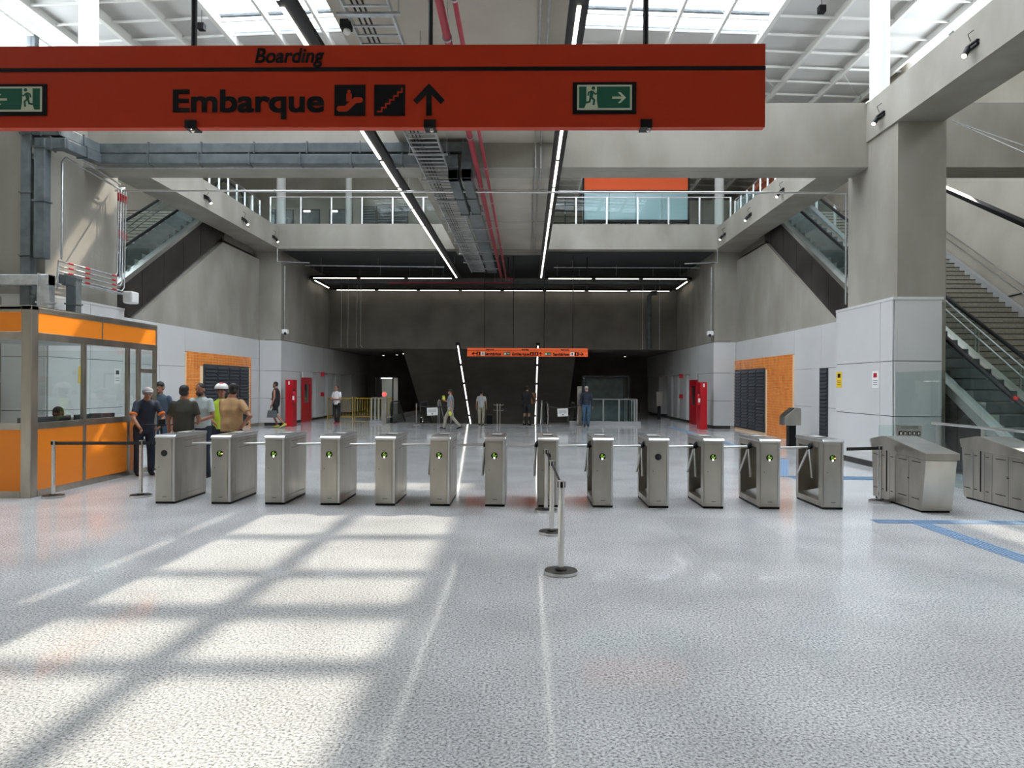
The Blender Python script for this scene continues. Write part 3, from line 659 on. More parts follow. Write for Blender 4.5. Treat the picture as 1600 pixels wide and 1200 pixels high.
# belt posts
def belt_post(x, y, label, h=.867):
    t = thing('belt_post', label, 'barrier post', (x, y, 0), group='belt barrier posts')
    MB().cyl((0, 0), .157, 0.002, .030, 48).build('base', M['steel_light'], t, local=True, smooth='auto')
    MB().cyl((0, 0), .155, .030, .036, 48, .148).build('base_top', M['dark_metal'], t, local=True, smooth='auto')  # dark reflection of the far hall put into the colour of the base top
    MB().cyl((0, 0), .055, .036, .046, 24).build('base_ring', M['rubber'], t, local=True)
    MB().cyl((0, 0), .029, .034, h-.06, 24).build('post', M['chrome'], t, local=True, smooth='auto')
    MB().cyl((0, 0), .031, h-.07, h, 24).build('head', M['steel_light'], t, local=True, smooth='auto')
    MB().box(-.012, -.036, h-.065, .012, .036, h-.012).box(-.036, -.012, h-.065, .036, .012, h-.012).build('belt_clip', M['black'], t, local=True)
    return t
bp = [(atZ(83, 777), 'belt post left of all, in front of the orange booth corner'), (atZ(220, 776), 'belt post between the orange booth and the leftmost turnstile'),
      (atZ(876.5, 896), 'nearest belt post, in the middle of the floor'), (atZ(862, 834), 'middle one of the three belt posts in line'), (atZ(853, 799), 'farthest of the three central belt posts, closest to the turnstiles'),
      (atZ(1374.5, 785), 'belt post right of the turnstiles, beside the wide gate')]
for p, l in bp: belt_post(p.x, p.y, l)
def belt(a, b, label, sag=.0, z=.825):
    n = 8; m = MB()
    d = Vector((b[0]-a[0], b[1]-a[1], 0)); L = d.length; d /= L; nrm = Vector((-d.y, d.x, 0))
    for i in range(n):
        for f, g in ((i/n, (i+1)/n),):
            za, zb = z-sag*4*f*(1-f), z-sag*4*g*(1-g)
            pa = Vector((a[0], a[1], 0))+d*L*f; pb = Vector((a[0], a[1], 0))+d*L*g
            vs = []
            for p, zz in ((pa, za), (pb, zb)):
                for q in (-.0015, .0015):
                    for h in (-.024, .024): vs.append((p.x+nrm.x*q, p.y+nrm.y*q, zz+h))
            m.add(vs, [(0, 1, 3, 2), (4, 6, 7, 5), (0, 4, 5, 1), (2, 3, 7, 6), (0, 2, 6, 4), (1, 5, 7, 3)])
    return tag(m.build('belt', M['rubber'], None), label, 'belt', 'retractable belts')
P_ = [p for p, l in bp]
belt((P_[0].x+.03, P_[0].y), (P_[1].x-.03, P_[1].y), 'black belt stretched across the front of the orange booth')
t1 = atY(242, 700, 10.9)
belt((P_[1].x+.03, P_[1].y), (t1.x, 11.0), 'short black belt from the booth-side post to the leftmost turnstile')
belt((P_[2].x-.0, P_[2].y+.03), (P_[3].x, P_[3].y-.03), 'black belt between the nearest and the middle central post')
belt((P_[3].x, P_[3].y+.03), (P_[4].x, P_[4].y-.03), 'black belt between the middle and the farthest central post')
t13 = atY(1318, 700, 10.9)
belt((t13.x, 10.8), (P_[5].x-.03, P_[5].y), 'black belt from the rightmost turnstile to the right belt post')

# ---------------- hanging signs ----------------
def running_man(mb, cx, cz, s, y, dirx=1):
    f = lambda pts, r: mb.tube([(cx+dirx*p[0]*s, y, cz+p[1]*s) for p in pts], r*s, 6)
    mb.prism([(cx+dirx*.06*s+.075*s*math.cos(2*math.pi*i/12), cz+.40*s+.075*s*math.sin(2*math.pi*i/12)) for i in range(12)], y-.002, y+.002, 'y')
    f([(.02, .28), (-.04, .02)], .075); f([(.02, .26), (.15, .14), (.24, .20)], .035); f([(0, .27), (-.13, .22), (-.17, .08)], .035)
    f([(-.04, .02), (.10, -.10), (.07, -.32)], .045); f([(-.05, .02), (-.10, -.18), (-.27, -.22)], .045)
def flat(mb, k): mb.v = [Vector((v.x, k[0]+(v.y-k[0])*k[1], v.z)) for v in mb.v]; return mb
def exit_plate(par, x0, x1, z0, z1, y, man_left, arrow_dir):
    pl = B(x0, y-.006, z0, x1, y, z1).build('exit_plate', M['print'], par)
    w, h = x1-x0, z1-z0; b = h*.06
    B(x0+w*.07, y-.008, z0+h*.12, x1-w*.07, y-.006, z1-h*.09).build('cream_border', M['cream'], pl)
    B(x0+w*.07+b, y-.010, z0+h*.12+b, x1-w*.07-b, y-.008, z1-h*.09-b).build('green_field', M['green'], pl)
    sy = y-.013
    cx = x0+w*.30 if man_left else x1-w*.30; cz = (z0+z1)/2; s = h*.78; dr = 1 if man_left else -1
    MB().prism([(cx-dr*s*.30, cz-.42*s), (cx+dr*s*.25, cz-.42*s), (cx+dr*s*.20, cz-.1*s), (cx+dr*s*.20, cz+.46*s), (cx-dr*s*.22, cz+.46*s), (cx-dr*s*.22, cz-.2*s)], y-.0115, y-.010, 'y').build('door_shape', M['cream'], pl)
    m = MB(); running_man(m, cx, cz-.0*s, s*.95, sy, dr); flat(m, (sy, .1)).build('running_figure', M['green'], pl)
    ax = x1-w*.28 if man_left else x0+w*.28; a = h*.2
    m = MB(); m.box(ax-a, y-.0115, cz-.035*h, ax+a, y-.010, cz+.035*h)
    tx = ax+arrow_dir*a
    for sg in (-1, 1): m.prism([(tx+arrow_dir*.03*h, cz), (tx-arrow_dir*.14*h, cz+sg*.17*h), (tx-arrow_dir*.22*h, cz+sg*.17*h), (tx-arrow_dir*.06*h, cz)], y-.0118, y-.010, 'y')
    m.build('arrow', M['cream'], pl)
def up_arrow(par, cx, z0, z1, w, y, mat):
    h = z1-z0; t = h*.17; m = MB().box(cx-t/2, y-.004, z0, cx+t/2, y, z1-h*.10)
    for s in (-1, 1): m.prism([(cx, z1), (cx+s*w/2, z1-h*.52), (cx+s*w/2, z1-h*.52), (cx+s*w*.38, z1-h*.64), (cx, z1-h*.26)], y-.0045, y, 'y')
    m.build('arrow', mat, par)
def picto(par, kind, x0, z0, s, y, fg):
    q = B(x0, y-.004, z0, x0+s, y, z0+s).build('pictogram', M['print'], par)
    m = MB(); yy = y-.006
    if kind == 'stairs':
        pts = [(.12, .13)]
        n = 6
        for i in range(n): pts += [(.12+.76/n*(i+1)-.76/n*.0, .13+.74/n*i)] if i else [(.24, .13)]
        x, z = .12, .13; path = []
        for i in range(6): path += [(x, z), (x+.13, z)]; x += .13; z += .125
        path += [(x-.0, z), (x+.0, z)]
        for (a, b), (c, d) in zip(path, path[1:]):
            if (a, b) == (c, d): continue
            m.box(x0+s*(min(a, c)-.022), yy-.0001*path.index((a, b)), z0+s*(min(b, d)-.022), x0+s*(max(a, c)+.022), y-.004, z0+s*(max(b, d)+.022))
    else:
        cnt = [0]
        def tb(pts, r):
            for (a, b), (c, d) in zip(pts, pts[1:]):
                L = math.hypot(c-a, d-b); nx, nz = -(d-b)/L*r, (c-a)/L*r
                m.prism([(x0+s*(a+nx), z0+s*(b+nz)), (x0+s*(a-nx), z0+s*(b-nz)), (x0+s*(c-nx), z0+s*(d-nz)), (x0+s*(c+nx), z0+s*(d+nz))], yy-.0003*cnt[0], y-.004, 'y'); cnt[0] += 1
            for q_, (a, b) in enumerate(pts): m.prism([(x0+s*(a+r*math.cos(2*math.pi*i/12)), z0+s*(b+r*math.sin(2*math.pi*i/12))) for i in range(12)], yy-.0012-.0002*q_, y-.004, 'y')
        tb([(.17, .22), (.38, .22), (.68, .50), (.84, .50)], .09)
        m.box(x0+s*.39, yy, z0+s*.46, x0+s*.56, y-.004, z0+s*.72); m.prism([(x0+s*(.475+.055*math.cos(2*math.pi*i/12)), z0+s*(.78+.055*math.sin(2*math.pi*i/12))) for i in range(12)], yy, y-.004, 'y')
    m.build('symbol', fg, q)
Ys = 4.0
sx = lambda px, py=130: atY(px, py, Ys).x
sz = lambda py, px=620: atY(px, py, Ys).z
z0s, z1s = sz(199), sz(70)
t = thing('hanging_sign', 'large orange-red boarding sign hanging over the turnstile hall', 'sign', (sx(620), Ys, z0s))
B(sx(-190), Ys, z0s, sx(1196), Ys+.055, z1s).build('sign_box', M['sign'], t, bevel=.002)
B(sx(-190), Ys-.003, sz(111), sx(1196), Ys, sz(105)).build('black_line', M['print'], t)
def hsize(capz): return capz/.70
put_text('Boarding', .115, sx(397), Ys-.004, sz(98, 450), t, M['print'], .0022, .22, width=sx(505)-sx(397))
put_text('Embarque', .175, sx(268), Ys-.004, sz(174.5, 390), t, M['print'], .0045, 0, width=sx(504)-sx(268))
ps = sx(571)-sx(523)
picto(t, 'escalator', sx(523), sz(181), ps, Ys, M['sign']); picto(t, 'stairs', sx(585), sz(181), ps, Ys, M['sign'])
up_arrow(t, sx(670.5), sz(181), sz(131), sx(695)-sx(646), Ys, M['print'])
exit_plate(t, sx(895), sx(994), sz(178.5, 945), sz(129, 945), Ys, True, 1)
exit_plate(t, sx(-24), sx(74), sz(181, 30), sz(132, 30), Ys, False, -1)
for px in (299, 672, 1010, -60):
    x = sx(px)
    MB().tube([(x, Ys+.03, z1s), (x, Ys+.03, ZS)], .016, 10).build('hanger_rod', M['black'], t)
    c = MB().box(x-.032, Ys-.012, z0s-.006, x+.032, Ys+.07, z0s+.04).build('clamp', M['black'], t)
    MB().ball((x+.012, Ys-.004, z0s-.018), .013, 8, 6).build('bolt', M['chrome'], c)
# far sign
Yf = 30.6
fxx = lambda px, py=551: atY(px, py, Yf).x
fz = lambda py, px=824: atY(px, py, Yf).z
t = thing('hanging_sign', 'small distant orange sign hanging in front of the dark far hall', 'sign', (fxx(824), Yf, fz(557)))
B(fxx(730), Yf, fz(557), fxx(918.5), Yf+.08, fz(544)).build('sign_box', M['sign_far'], t)
B(fxx(730), Yf-.004, fz(548.4), fxx(918.5), Yf, fz(547.9)).build('black_line', M['print'], t)
for s, a, b in (('Sanitários', 757, 783), ('Embarque', 800, 827), ('Sanitários', 864, 889)):
    put_text(s, .17, fxx(a), Yf-.006, fz(555.4), t, M['print'], .006, 0, width=fxx(b)-fxx(a))
for s, a, b in (('Restrooms', 759, 772), ('Boarding', 815, 826), ('Restrooms', 876, 889)):
    put_text(s, .07, fxx(a), Yf-.006, fz(547.2), t, M['print'], .003, .2, width=fxx(b)-fxx(a))
pw = fxx(751)-fxx(745)
for a, mt in ((744.5, 'print'), (751.5, 'white'), (828, 'print'), (835, 'print'), (891, 'white'), (898, 'print')):
    q = B(fxx(a), Yf-.006, fz(555.8), fxx(a)+pw, Yf, fz(550)).build('pictogram', M[mt], t)
    B(fxx(a)+pw*.35, Yf-.009, fz(555), fxx(a)+pw*.65, Yf-.006, fz(551)).build('symbol', M['sign_far' if mt == 'print' else 'print'], q)
for a in (787, 851): 
    q = B(fxx(a), Yf-.006, fz(555.5), fxx(a+10.5), Yf, fz(550.5)).build('exit_plate', M['green'], t); B(fxx(a+1), Yf-.009, fz(554.5), fxx(a+4), Yf-.006, fz(551.5)).build('symbol', M['cream'], q); B(fxx(a+5.5), Yf-.009, fz(553.4), fxx(a+9.5), Yf-.006, fz(552.6)).build('arrow', M['cream'], q)
up_arrow(t, fxx(844.5), fz(555.8), fz(550), fxx(847.5)-fxx(841.5), Yf, M['print'])
for a, d in ((738, -1), (905, 1)):
    cx, cz = fxx(a+3), fz(553); m = MB().box(cx-.1, Yf-.005, cz-.015, cx+.1, Yf, cz+.015)
    for sg in (-1, 1): m.prism([(cx+d*.11, cz), (cx+d*.02, cz+sg*.08), (cx-d*.02, cz+sg*.08), (cx+d*.06, cz)], Yf-.006, Yf, 'y')
    m.build('arrow', M['print'], t)
for px in (757, 802, 850, 895):
    x = fxx(px); MB().tube([(x, Yf+.04, fz(544)), (x, Yf+.04, ZS-.012)], .016, 6).build('hanger_rod', M['black'], t)
# ---------------- light lines ----------------
def light_line(p, q, n, label, width=.24, lamp_off=0.0, group=None, gap=.2, rods=(), depth=.09, lampm='lamp'):
    p, q = Vector(p), Vector(q); d = (q-p); L = d.length; d.normalize()
    u = d.cross(Vector((0, 0, 1))).normalized(); v = u.cross(d)
    t = thing('light_line', label, 'light', p, group=group)
    def bar(a, b, uo, w, z0, z1):
        vs = []
        for s in (a, b):
            for cu, cv in ((uo-w/2, z0), (uo+w/2, z0), (uo+w/2, z1), (uo-w/2, z1)): vs.append(p+d*s+u*cu+v*cv)
        return MB().add(vs, [(0, 1, 2, 3), (4, 7, 6, 5), (0, 4, 5, 1), (1, 5, 6, 2), (2, 6, 7, 3), (3, 7, 4, 0)])
    bar(0, L, 0, width, 0, depth).build('housing', M['black'], t)
    for i in range(n):
        a = L*i/n+gap/2; b = L*(i+1)/n-gap/2
        bar(a, b, lamp_off, .055, -.022, .001).build('lamp_tube', M[lampm], t)
    for s in rods:
        pt = p+d*s; MB().tube([pt+v*depth, (pt.x, pt.y, ZS-.012)], .008, 5).build('suspension_rod', M['galv'], t)
    return t
light_line((-3.13, 4.9, 6.68), (-3.13, 32.9, 6.68), 13, 'long black light line with bright tubes left of the red pipes', .25, -.085, rods=(8, 14, 20, 26))
light_line((.66, 4.9, 6.68), (.66, 32.9, 6.68), 13, 'long black light line with bright tubes right of the paired conduits', .25, .0, rods=(8, 14, 20, 26))
light_line((-9.95, 32.9, 6.66), (-3.35, 32.9, 6.66), 3, 'black cross light line under the dark ceiling, front left', .2, rods=(.5, 3.2, 6.1))
light_line((.9, 32.9, 6.66), (7.4, 32.9, 6.66), 3, 'black cross light line under the dark ceiling, front right', .2, rods=(.5, 3.2, 6.1))
light_line((-9.9, 36.8, 6.62), (7.4, 36.8, 6.62), 8, 'black light line running along the far concrete wall', .16, -.02, rods=(1, 5, 9, 13, 16.5))
light_line((-10.0, 33.1, 6.66), (-10.0, 36.6, 6.62), 1, 'short black light line joining the cross lines at the left end', .2, gap=1.2, rods=(.4, 3))
light_line((7.5, 33.1, 6.66), (7.5, 36.6, 6.62), 1, 'short black light line joining the cross lines at the right end', .2, gap=1.2, rods=(.4, 3))
for x, s in ((-3.31, 'left'), (.56, 'right')):
    light_line((x, 34.5, 3.72), (x, 45.5, 3.72-.51*11), 6, 'sloping light line going down over the far stairs, %s one' % s, .2, gap=.3)
light_line((10.9, 21, 8.0), (10.9, 9.0, 8.0-.53*12), 5, 'black light line sloping above the right staircase', .2, gap=.12, lampm='louver')
# ---------------- cable ladders, ducts, pipes ----------------
def ladder(x0, x1, y0, y1, z, label, step=.26):
    t = thing('cable_ladder', label, 'cable tray', ((x0+x1)/2, y0, z))
    for x in (x0, x1): B(x-.012, y0, z, x+.012, y1, z+.09).build('side_rail', M['galv'], t)
    rm = B(x0-(x0+x1)/2, -.018, 0, x1-(x0+x1)/2, .018, .02).build('seed', M['galv'], local=True).data
    bpy.data.objects.remove(bpy.data.objects['seed'])
    n = int((y1-y0)/step)
    for i in range(n): inst(rm, 'rung', (0, .1+i*step, .005), t)
    for i in range(int((y1-y0)/1.9)):
        y = y0+.6+i*1.9
        B(x0-.12, y-.025, z-.03, x1+.12, y+.025, z).build('support_bar', M['galv'], t)
        for x in (x0-.1, x1+.1): MB().tube([(x, y, z), (x, y, ZS)], .006, 5).build('suspension_rod', M['galv'], t)
    cb = MB()
    for k in range(3): cb.tube([(x0+.12+k*.07, y0, z+.04), (x0+.12+k*.07, y1, z+.04)], .014, 5)
    cb.build('cable_bundle', M['black'], t)
ladder(-2.38, -1.79, 4.9, 31, 6.6, 'galvanised cable ladder hanging under the spine slab')
t = thing('cable_ladder', 'dark narrow cable tray beside the red pipes, beyond the duct elbows', 'cable tray', (-1.5, 19.6, 6.6))
B(-1.68, 19.6, 6.6, -1.30, 31, 6.62).build('tray_bottom', M['duct'], t)
for x in (-1.68, -1.30): B(x-.01, 19.6, 6.6, x+.01, 31, 6.7).build('side_rail', M['duct'], t)
for i in range(6): B(-1.78, 20.2+i*1.9, 6.56, -1.18, 20.25+i*1.9, 6.6).build('support_bar', M['galv'], t)
def pipe(pts, r, mat, label, name='pipe', cat='pipe', clamps=(), group=None, seg=10, cm='galv', hang=(), top=ZS-.012):
    t = thing(name, label, cat, pts[0], group=group)
    MB().tube(pts, r, seg).build('pipe_run', M[mat], t, smooth='auto')
    for x, y, z in hang: MB().tube([(x, y, z), (x, y, top)], .006, 5).build('suspension_rod', M['galv'], t)
    for c, ax in clamps:
        c = Vector(c)
        d = {'x': Vector((.02, 0, 0)), 'y': Vector((0, .02, 0)), 'z': Vector((0, 0, .02))}[ax]
        MB().tube([c-d, c+d], r*1.3, seg).build('clamp', M[cm], t)
    return t
pipe([(-1.13, 4.9, 6.62), (-1.13, 32.2, 6.6)], .055, 'pipe_red', 'thicker dull red pipe under the spine slab', clamps=[((-1.13, y, 6.61), 'y') for y in (10, 14, 17.5, 22, 27)], hang=[(-1.13, y, 6.62) for y in (10, 22, 27)])
pipe([(-.93, 4.9, 6.62), (-.93, 32.4, 6.6), (-.6, 32.5, 6.58)], .034, 'pipe_red', 'thinner bright red pipe beside the thick one under the spine slab', clamps=[((-.93, y, 6.61), 'y') for y in (9, 13, 16, 19, 22, 25, 28)], hang=[(-.93, y, 6.62) for y in (9, 22, 28)])
pipe([(-6.5, 33.6, 6.55), (-.65, 33.6, 6.55)], .03, 'pipe_red', 'thin red pipe crossing under the dark ceiling', hang=[(-5.5, 33.6, 6.55), (-1.5, 33.6, 6.55)])
for k, x in enumerate((.18, .30)):
    pipe([(x, 4.9, 7.22), (x, 16.3, 7.22), (x, 16.38, 6.95), (x, 16.38, 6.72), (x, 17.3, 6.70), (x, 17.6, 7.2), (x, 29, 7.24)], .018, 'galv', 'thin conduit with red bands on the spine slab, %s of the pair' % ('left', 'right')[k],
         name='conduit', cat='conduit', clamps=[])
    t = C.collection.objects[-1]
for x in (.18, .30):
    for z0, z1 in ((6.75, 6.88),):
        pass
def bands(par_name, x, segs):
    pass
def rduct(pts, w, h, label, hangers=(), mat='duct', group='grey cable ducts'):
    """rectangular duct along a polyline, flanges at joints"""
    t = thing('cable_duct', label, 'duct', pts[0], group=group)
    pts = [Vector(p) for p in pts]
    n = len(pts)
    m = MB(); 
    for i in range(n-1):
        a, b = pts[i], pts[i+1]; d = (b-a).normalized()
        a2 = a-d*(w/2 if i else 0); b2 = b+d*(w/2 if i < n-2 else 0)
        up = Vector((0, 0, 1)) if abs(d.z) < .9 else Vector((0, 1, 0))
        u = d.cross(up).normalized(); v = u.cross(d)
        vs = []
        for s in (a2, b2):
            for cu, cv in ((-w/2, -h/2), (w/2, -h/2), (w/2, h/2), (-w/2, h/2)): vs.append(s+u*cu+v*cv)
        MB().add(vs, [(0, 1, 2, 3), (4, 7, 6, 5), (0, 4, 5, 1), (1, 5, 6, 2), (2, 6, 7, 3), (3, 7, 4, 0)]).build('duct_length', M[mat], t, bevel=.012)
        L = (b-a).length; k = max(1, int(L/1.15))
        for j in range(1, k+1):
            c = a+d*(L*j/(k+.0)-.08*(j == k)) if k > 1 else a+d*L*.5
            vs = []
            for s in (c-d*.015, c+d*.015):
                for cu, cv in ((-w/2-.02, -h/2-.025), (w/2+.02, -h/2-.025), (w/2+.02, h/2+.025), (-w/2-.02, h/2+.025)): vs.append(s+u*cu+v*cv)
            MB().add(vs, [(0, 1, 2, 3), (4, 7, 6, 5), (0, 4, 5, 1), (1, 5, 6, 2), (2, 6, 7, 3), (3, 7, 4, 0)]).build('flange', M[mat], t)
    return t
xd = -10.0
rduct([(-10.5, 14.9, 3.1), (-10.5, 14.9, 7.05), (-9.9, 14.95, 7.05), (-9.75, 16.1, 7.05), (-1.37, 16.16, 7.1), (-1.37, 16.16, 6.5), (-1.37, 19.5, 6.5)], .22, .22, 'upper grey cable duct along the front of the cross beam, turning down the left column')
rduct([(-10.18, 14.85, 4.35), (-10.18, 14.85, 6.75), (-9.8, 14.95, 6.78), (-9.72, 16.1, 6.82), (-1.67, 16.16, 6.82), (-1.67, 16.16, 6.48), (-1.67, 19.5, 6.48)], .22, .22, 'lower grey cable duct along the front of the cross beam')
rduct([(-14, 14.75, 3.88), (-10.02, 14.75, 3.88), (-10.02, 14.75, 2.95)], .24, .22, 'grey cable duct crossing low behind the booth roof and dropping', mat='galv')
rduct([(-10.0, 15.2, 3.98), (-9.72, 15.2, 3.92), (-9.72, 15.2, 2.95)], .22, .2, 'dark grey duct elbow dropping onto the booth roof', mat='duct')
# conduit bundles on the left column
cx = PL+.13-.0
for k in range(4):
    z = 4.35-.11*k; y0 = 15.05
    t = pipe([(cx-.0+.03, 15.06, z-.3), (cx+.03, 15.1, z), (cx+.03, 17.2+.1*k, z), (cx+.03, 17.30+.10*k, z+.1), (cx+.03, 17.32+.11*k, 6.5), (cx+.03, 17.6, 6.6)], .018, 'galv', 'thin steel conduit on the left column, %s of the banded bundle' % ('topmost', 'second', 'third', 'lowest')[k], name='conduit', cat='conduit', group='conduits on the left column')
    for yy in (15.5, 16.1, 17.15): MB().tube([(cx+.03, yy-.09, z), (cx+.03, yy+.09, z)], .022, 10).build('red_band', M['red'], t)
    for zz in (5.4, 6.3): MB().tube([(cx+.03, 17.32+.11*k, zz-.1), (cx+.03, 17.32+.11*k, zz+.1)], .022, 10).build('red_band', M['red'], t)
pipe([(cx+.03, 15.1, 3.95), (cx+.03, 17.5, 3.95)], .03, 'galv', 'thicker horizontal conduit low on the left column', name='conduit', cat='conduit')
pipe([(cx+.03, 15.2, 4.4), (cx+.03, 15.2, 6.5), (cx+.03, 15.3, 6.62), (cx+.03, 17.4, 6.5)], .02, 'galv', 'single conduit up the near edge of the left column', name='conduit', cat='conduit')
pipe([(cx+.03, 15.2, 6.8), (cx+.03, 17.4, 6.62)], .02, 'galv', 'upper sloping conduit at the head of the left column', name='conduit', cat='conduit')
for k, z in enumerate((6.69, 6.62)):
    pipe([(-9.95, 16.33+.0, z+.08), (-2.9, 16.33, z+.08)], .016, 'galv', 'thin conduit along the bottom of the cross beam, %s one' % ('upper', 'lower')[k], name='conduit', cat='conduit')
pipe([(PL-.02, 17.5, 6.5), (PR+.13, 17.5, 6.45)], .026, 'steel_light', 'long thin horizontal conduit spanning the hall below the cross beam', name='conduit', cat='conduit', clamps=[((-1.0, 17.5, 6.475), 'x'), ((-6.2, 17.5, 6.49), 'x')])
pipe([(PR+.1, 17.45, 6.4), (PR+.1, 17.45, 3.75)], .022, 'galv', 'vertical conduit down the far edge of the right column', name='conduit', cat='conduit')
for s, X in (('left', XL+.04), ('right', XR-.04)):
    sg = 1 if s == 'left' else -1
    pipe([(X, 29.1, 8.1), (X, 29.1, 6.75), (X+sg*1.3, 29.2, 6.72)], .025, 'galv', 'conduit coming down the %s end of the upper slab front' % s, name='conduit', cat='conduit')
    t = pipe([(X+sg*.04, 29.9, 6.7), (X+sg*.04, 29.9, 4.05)], .02, 'galv', 'drop pipe ending in a white camera, %s side wall of far hall' % s, name='conduit', cat='conduit')
    c = thing('security_camera', 'small white security camera on the %s wall above the grey panels' % s, 'camera', (X+sg*.04, 29.9, 3.95)); 
    B(X-sg*.04, 29.78, 3.86, X+sg*.2, 30.0, 4.04).build('housing', M['plastic'], c, bevel=.02); MB().ball((X+sg*.12, 29.76, 3.86), .06, 10, 8).build('lens', M['screen'], c, smooth=True)
for k, x in enumerate((-9.45, -9.1, -8.65, -8.45)):
    pipe([(x, 36.4, ZS-.012), (x, 36.4, 3.75), (x+.1*(k > 2), 36.4, 3.62)], .016, 'galv', 'thin hanging conduit before the left of the lintel wall, %s from the left' % ('first', 'second', 'third', 'fourth')[k], name='conduit', cat='conduit', group='hanging conduits at the far wall', clamps=[((x, 36.4, 3.72), 'z')])
pipe([(6.6, 36.4, 6.45), (6.35, 36.4, 6.45), (6.2, 36.4, 6.3), (6.2, 36.4, 3.6)], .12, 'duct', 'thick dark vertical pipe before the right of the lintel wall', seg=14, hang=[(6.5, 36.4, 6.45)])
for k, x in enumerate((5.9, 6.75)):
    pipe([(x, 36.5, ZS-.012), (x, 36.5, 3.6)], .018, 'galv', 'thin conduit %s of the thick dark pipe' % ('left', 'right')[k], name='conduit', cat='conduit')
pipe([(-9.7, 31.2, 6.95), (-3.6, 31.2, 6.9)], .035, 'galv', 'silver pipe crossing under the dark ceiling, left part', name='pipe', hang=[(-9, 31.2, 6.93), (-6.5, 31.2, 6.93), (-4, 31.2, 6.9)])
pipe([(1.2, 31.6, 6.95), (7.6, 31.6, 6.95)], .02, 'galv', 'thin silver pipe crossing under the dark ceiling, right part', name='pipe', hang=[(2, 31.6, 6.95), (6.5, 31.6, 6.95)])
for x in (2.6, -.8): pipe([(x, 31.0, 7.286), (x, 31.0, 6.45)], .02, 'black', 'black vertical stub hanging from the dark ceiling, %s one' % ('right' if x > 0 else 'left'), name='rod', cat='rod')
t = thing('cable_ladder', 'dark cable tray crossing under the ceiling before the far wall', 'cable tray', (-1.2, 34.4, 6.6))
B(-9.7, 34.2, 6.6, 7.3, 34.8, 6.63).build('tray_bottom', M['louver'], t)
for x in (-8, -4.5, -1, 2.5, 6): MB().tube([(x, 34.2, 6.7), (x, 34.2, ZS-.012)], .008, 5).build('suspension_rod', M['galv'], t)
for y in (34.2, 34.8): B(-9.7, y-.01, 6.6, 7.3, y+.01, 6.72).build('side_rail', M['duct'], t)
# valve cluster at the duct ends
t = thing('valve_assembly', 'brass and steel valves hanging at the end of the ducts', 'valve', (-1.45, 19.8, 6.5))
for k in range(3):
    x = -1.7+k*.18
    MB().cyl((x, 19.8), .05, 6.62, 6.95, 12).cyl((x, 19.8), .08, 6.72, 6.76, 12).build('valve_body', M['galv'], t)
B(-1.85, 19.75, 6.52, -1.2, 19.85, 6.56).build('support_bar', M['galv'], t)
# spotlights
def spotlight(X, Y, Z, sg, label):
    t = thing('spotlight', label, 'spotlight', (X, Y, Z), group='black spotlights on the long beams')
    MB().tube([(X-sg*.02, Y, Z+.55), (X-sg*.02, Y, Z+.05)], .018, 8).build('conduit_drop', M['galv'], t)
    MB().tube([(X+sg*.0, Y, Z+.3), (X+sg*.10, Y, Z+.22), (X+sg*.05, Y, Z+.1)], .007, 6).build('cable', M['black'], t)
    B(X, Y-.16, Z-.02, X+sg*.05, Y+.16, Z+.02).build('track', M['black'], t)
    B(X, Y-.16, Z+.05, X+sg*.05, Y+.16, Z+.075).build('track', M['black'], t)
    d = Vector((sg*.55, -.35, -.8)).normalized(); a = Vector((X+sg*.10, Y, Z-.03))
    MB().tube([a, a+d*.19], .05, 14).build('lamp_head', M['black'], t, smooth='auto')
    MB().tube([a+d*.185, a+d*.195], .042, 14).build('lens', M['spot'], t)
for y, l in ((12.5, 'nearest spotlight on the right beam, near the top right corner'), (15.7, 'spotlight on the right beam just above the right column'), (21.7, 'spotlight on the right beam, first beyond the cross beam'), (24.8, 'middle spotlight on the far part of the right beam'), (28.0, 'farthest spotlight at the end of the right beam')):
    spotlight(XR-.06, y, 7.62, -1, l)
for y, l in ((22.5, 'spotlight on the left beam, first beyond the cross beam'), (25.5, 'middle spotlight on the left beam'), (28.6, 'farthest spotlight at the end of the left beam')):
    spotlight(XL+.06, y, 7.62, 1, l)
for i, (x, y) in enumerate([(-7.6, 42), (-6.95, 40.5), (5.9, 43), (-8.6, 43)]):
    t = thing('downlight', 'tiny ceiling downlight glowing in the dark far lobby, ' + ('left of pair', 'right of pair', 'right side', 'leftmost')[i], 'light', (x, y, 3.5))
    MB().cyl((x, y), .07, 3.5, 3.62, 12).build('housing', M['black'], t); MB().cyl((x, y), .05, 3.49, 3.5, 12).build('lens', M['spot'], t)
t = thing('security_camera', 'white box camera at the lower right of the left column', 'camera', (PL+.16, 17.9, 3.85))
B(PL+.05, 17.7, 3.75, PL+.3, 18.05, 4.05).build('housing', M['plastic'], t, bevel=.04)
t = thing('security_camera', 'round white camera with black mount hanging off the cable ladder', 'camera', (-2.44, 9.6, 6.5))
B(-2.52, 9.53, 6.53, -2.38, 9.67, 6.64).build('mount', M['black'], t); MB().ball((-2.44, 9.6, 6.5), .05, 12, 10).build('dome', M['plastic'], t, smooth=True)
t = thing('wire', 'two thin stay wires fanning down from the right column head', 'wire', (PR+.9, 14.9, 7.2))
MB().tube([(PR+1.1, 14.9, 7.25), (11.3, 12.4, 4.9)], .006, 5).build('strand', M['galv'], t); MB().tube([(PR+1.1, 14.9, 7.25), (9.6, 11.8, 4.9)], .006, 5).build('strand', M['galv'], t)

